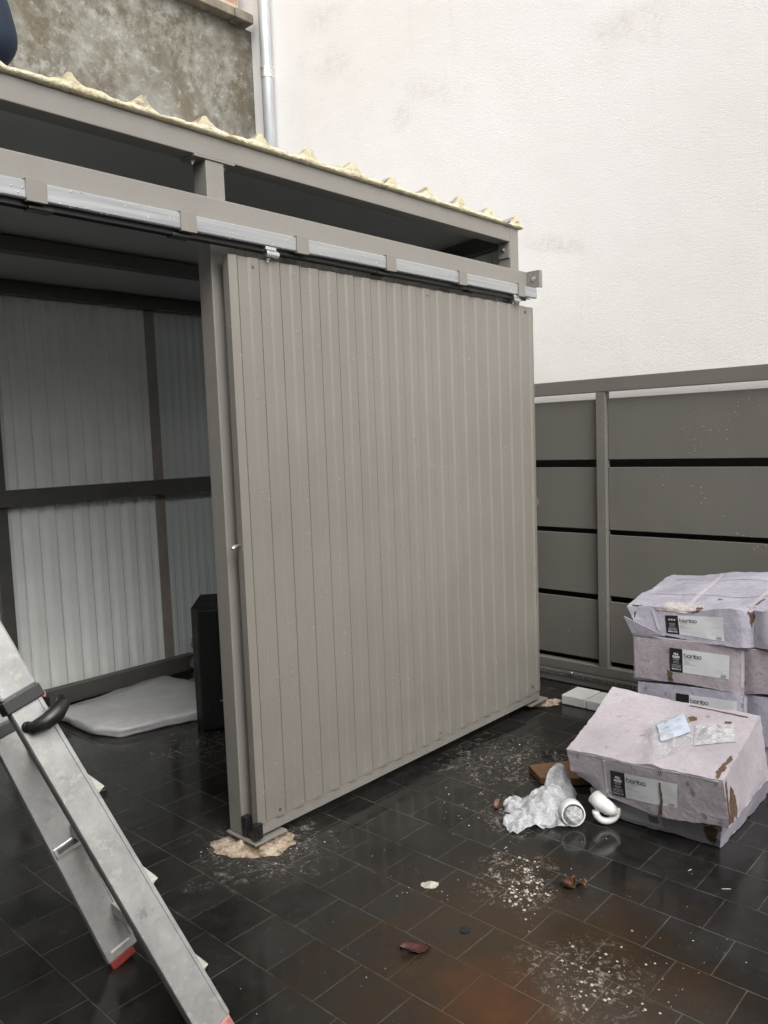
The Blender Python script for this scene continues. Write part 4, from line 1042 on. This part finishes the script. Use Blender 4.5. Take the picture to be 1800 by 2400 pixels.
# ------------------------------------------------------------------ ladder in the left foreground
ld = empty('ladder', (1.13, 1.67, 0), 'telescopic aluminium ladder with black collars and red feet in the left foreground', 'ladder')
FA = Vector((1.118, 1.67, 0)); FBp = Vector((1.130, 2.175, 0))
DA = Vector((-.324, .378, 1)); DB = Vector((-.267, .386, 1))
def axes(D):
    d = D.normalized(); nrm = (Vector((0, 1, 0)) - d*d.y).normalized(); wv = d.cross(nrm).normalized(); return d, nrm, wv
def at(F, D, z): return F + D*z
def stringer(F, D, ztop, zcol, wlow, wtop, th, foot_mat):
    d, nn, wv = axes(D)
    b_ = bmesh.new(); beam(b_, at(F, D, .022 if foot_mat == 'red' else .042), at(F, D, zcol+.2), wv, nn, wlow, th, wtop*.96)
    st = link('stringer', b_, 'alum', ld, bevel=.006)
    # raised flanges along both edges of the wide face
    for sgn in (-1, 1):
        b_ = bmesh.new(); beam(b_, at(F, D, .05)+wv*sgn*(wlow/2-.006)-nn*(th/2+.001), at(F, D, zcol)+wv*sgn*(wtop*.96/2-.006)-nn*(th/2+.001), wv, nn, .010, .004)
        link('flange', b_, 'alum', st, bevel=.001)
    b_ = bmesh.new(); beam(b_, at(F, D, zcol+.02), at(F, D, ztop), wv, nn, wtop+.010, th+.012)
    link('outer_section', b_, 'alum', ld, bevel=.006)
    b_ = bmesh.new(); beam(b_, at(F, D, zcol-.012), at(F, D, zcol+.019), wv, nn, wtop+.014, th+.016)
    link('collar', b_, 'black', ld, bevel=.003)
    b_ = bmesh.new(); beam(b_, at(F, D, .002)+wv*(.0 if foot_mat == 'pink' else .008), at(F, D, .026 if foot_mat == 'red' else .045)+wv*(.0 if foot_mat == 'pink' else .008), wv, nn, wlow*(.9 if foot_mat == 'pink' else .78), th+.004)
    for i in range(4): pass
    link('foot', b_, foot_mat, ld, bevel=.004)
    return d, nn, wv
dA, nA_, wA = stringer(FA, DA, 1.62, .925, .094, .086, .042, 'pink')
dB, nB_, wB = stringer(FBp, DB, 1.55, .715, .100, .100, .030, 'red')
# slotted clip and stub near the foot of the far stringer
b_ = bmesh.new(); p0 = at(FBp, DB, .34)
beam(b_, p0-nB_*.019, p0-nB_*.019+dB*.034, wB, nB_, .088, .006); link('lock_bar', b_, 'silver', ld, bevel=.002)
b_ = bmesh.new(); p0 = at(FBp, DB, .343); beam(b_, p0-nB_*.0226+dB*.009, p0-nB_*.0226+dB*.024, wB, nB_, .068, .002); link('slot', b_, 'dark_steel', ld)
b_ = bmesh.new(); p0 = at(FBp, DB, .045); beam(b_, p0-nB_*.0175, p0-nB_*.0175+dB*.006, wB, nB_, .062, .003); link('white_mark', b_, 'white_pl', ld)
# treads, running from one stringer to the other, deeper than the stringers
def tread(z, mat, s0=.030, s1=.072):
    a_, b2_ = at(FA, DA, z), at(FBp, DB, z)
    r_ = (b2_-a_).normalized(); upv = Vector((0, 0, 1)) - r_*r_.z; upv.normalize(); sd_ = r_.cross(upv)
    b_ = bmesh.new(); P0 = a_+r_*.016; P1 = b2_-r_*.016
    s = sd_ if sd_.x > 0 else -sd_
    prof = [(s0, -.012), (s0, .012), (s1, .012), (s1-.02, -.004), (s1*.4, -.016)]
    A_ = [b_.verts.new(P0+s*u+upv*v_) for u, v_ in prof]; B_ = [b_.verts.new(P1+s*u+upv*v_) for u, v_ in prof]
    b_.faces.new(A_); b_.faces.new(B_[::-1])
    for i in range(5): b_.faces.new((A_[i], B_[i], B_[(i+1) % 5], A_[(i+1) % 5]))
    t_ = link('tread', b_, mat, ld, bevel=.002)
    b_ = bmesh.new(); q = P0+r_*.03+s*(s1+.002)-upv*.022; beam(b_, q, q+r_*.05, s, upv, .035, .028); link('tread_grip', b_, 'black', t_, bevel=.005)
    return t_
for z in (.16, .405, .66): tread(z, 'cream')
tread(.955, 'cream', -.10, .03)
# black locking lever on the near stringer
b_ = bmesh.new(); k0 = at(FA, DA, .868)-nA_*.02
tube(b_, [k0-wA*.0+Vector((-.026, 0, -.004)), k0+Vector((-.016, -.018, -.006)), k0+Vector((.010, -.03, .004)), k0+Vector((.040, -.03, .020)), k0+Vector((.062, -.02, .036)), k0+Vector((.066, 0, .045))], [.012, .017, .021, .022, .018, .011], 18)
cyl(b_, k0+Vector((-.024, 0, -.004))+nA_*.02, k0+Vector((-.026, -.012, -.002)), .014, 16)
link('locking_lever', b_, 'black', ld, True)
b_ = bmesh.new(); q = at(FA, DA, .915)+wA*0; s_ = Vector((1, 0, 0)); beam(b_, q+Vector((.040, .02, .0)), q+Vector((.075, .02, -.012)), (0, 0, 1), (0, 1, 0), .030, .02); link('lever_base', b_, 'black', ld, bevel=.005)
b_ = bmesh.new(); beam(b_, q+Vector((.040, .016, .020)), q+Vector((.062, .016, .010)), (0, 0, 1), (0, 1, 0), .016, .02); link('red_release', b_, 'pink', ld, bevel=.003)
# other half of the trestle, standing away to the left
topp = at(FA, DA, 1.62); topb = at(FBp, DB, 1.55)
for tp in (topp, topb):
    b_ = bmesh.new(); f_ = Vector((tp.x-.75, tp.y+.1, .01)); beam(b_, f_, tp+Vector((-.02, 0, 0)), (1, 0, .2), (0, 1, 0), .08, .026); link('rear_stringer', b_, 'alum', ld, bevel=.005)
    b_ = bmesh.new(); cyl(b_, tp+Vector((0, -.03, 0)), tp+Vector((0, .03, 0)), .06, 24); link('hinge', b_, 'dark_steel', ld)
# ------------------------------------------------------------------ person kneeling on the roof, cut by the left edge
def skin_figure(name, verts, edges, radii, mat, parent=None, sub=2, root=0):
    me = bpy.data.meshes.new(name); me.from_pydata([Vector(v_) for v_ in verts], edges, []); o = bpy.data.objects.new(name, me); COL.objects.link(o)
    me.materials.append(M[mat]); sk = o.modifiers.new('skin', 'SKIN'); sk.use_smooth_shade = True
    for i, r_ in enumerate(radii): 
        me.skin_vertices[0].data[i].radius = (r_, r_) if not isinstance(r_, tuple) else r_
    me.skin_vertices[0].data[root].use_root = True
    s = o.modifiers.new('sub', 'SUBSURF'); s.levels = sub; s.render_levels = sub
    dg = bpy.context.evaluated_depsgraph_get(); ev = o.evaluated_get(dg); m2 = bpy.data.meshes.new_from_object(ev)
    o.modifiers.clear(); o.data = m2
    for p_ in m2.polygons: p_.use_smooth = True
    if parent: o.parent = parent; o.matrix_parent_inverse = Matrix.Translation(-parent.location)
    return o
pe = empty('person', (1.0, 2.75, 2.72), 'person in blue jeans and dark jacket kneeling at the edge of the shed roof', 'person')
Z = 2.735
skin_figure('jacket', [(.99, 2.76, Z+.40), (.98, 2.70, Z+.62), (.98, 2.60, Z+.84), (.98, 2.56, Z+.94), (1.15, 2.60, Z+.82), (1.20, 2.42, Z+.60), (1.15, 2.27, Z+.42), (.81, 2.60, Z+.82), (.76, 2.42, Z+.60), (.82, 2.27, Z+.42)],
            [(0, 1), (1, 2), (2, 3), (2, 4), (4, 5), (5, 6), (2, 7), (7, 8), (8, 9)], [(.20, .15), .16, .14, .07, .075, .055, .042, .075, .055, .042], 'jacket', pe)
skin_figure('trousers', [(.99, 2.80, Z+.36), (1.10, 2.78, Z+.34), (1.095, 2.585, Z+.072), (1.09, 2.80, Z+.062), (1.08, 3.02, Z+.055), (.88, 2.78, Z+.34), (.86, 2.60, Z+.075), (.86, 2.82, Z+.062), (.86, 3.04, Z+.055)],
            [(0, 1), (1, 2), (2, 3), (3, 4), (0, 5), (5, 6), (6, 7), (7, 8)], [.15, .115, .070, .062, .05, .115, .070, .062, .05], 'jeans', pe)
hd = bmesh.new(); bmesh.ops.create_icosphere(hd, subdivisions=4, radius=1); hc = Vector((.98, 2.50, Z+1.14))
for v_ in hd.verts:
    p = v_.co.copy(); x, y, z = p.x*.077, p.y*.095, p.z*.118
    if z < 0: x *= 1+z*2.2; 
    if y < 0:
        y -= .020*math.exp(-((x/.016)**2+((z+.012)/.022)**2))           # nose
        y += .010*(math.exp(-(((x-.03)/.016)**2+((z-.012)/.014)**2))+math.exp(-(((x+.03)/.016)**2+((z-.012)/.014)**2)))
        y += .004*math.exp(-((x/.026)**2+((z+.05)/.006)**2))
    v_.co = hc+Vector((x, y, z))
cyl(hd, (.98, 2.57, Z+.90), (.98, 2.52, Z+1.08), .052, 16)
link('head', hd, 'skin', pe, True)
hr = bmesh.new(); bmesh.ops.create_icosphere(hr, subdivisions=3, radius=1)
for v_ in hr.verts:
    p = v_.co.copy(); v_.co = hc+Vector((p.x*.083, p.y*.098+.012, max(p.z, -.35 if p.y > 0 else .35)*.122+.008))
link('hair', hr, 'hair', pe, True)
for sx_, wp in ((1, (1.15, 2.265, Z+.41)), (-1, (.82, 2.265, Z+.41))):
    wp = Vector(wp); verts = [wp, wp+Vector((0, -.04, -.04)), wp+Vector((0, -.075, -.075))]; ed = [(0, 1), (1, 2)]; rad = [.024, .034, .03]
    o = skin_figure('hand', verts, ed, rad, 'skin', pe, 2)
    for k in range(4):
        b0 = wp+Vector(((k-1.5)*.019, -.085, -.08)); L = (.062, .072, .068, .052)[k]
        f = skin_figure('finger', [b0, b0+Vector((0, -L*.4, -L*.35)), b0+Vector((0, -L*.55, -L*.85))], [(0, 1), (1, 2)], [.0095, .0085, .007], 'skin', o, 1)
        f.parent = o; f.matrix_parent_inverse = Matrix.Identity(4)
    b0 = wp+Vector((-sx_*.03, -.045, -.045)); f = skin_figure('thumb', [b0, b0+Vector((-sx_*.02, -.025, -.02)), b0+Vector((-sx_*.018, -.05, -.045))], [(0, 1), (1, 2)], [.012, .010, .008], 'skin', o, 1)
for fx, fy in ((1.08, 3.06), (.86, 3.08)):
    b_ = bmesh.new(); beam(b_, (fx, fy-.02 if fx > 1 else fy-.19, Z-.0), (fx, fy+.08 if fx > 1 else fy+.06, Z), (1, 0, 0), (0, 0, 1), .095, .07); link('shoe', b_, 'black', pe, bevel=.02)
for o_ in pe.children: o_.matrix_parent_inverse = Matrix.Translation(-pe.location)
pe.location.x += .043
bpy.context.view_layer.update()
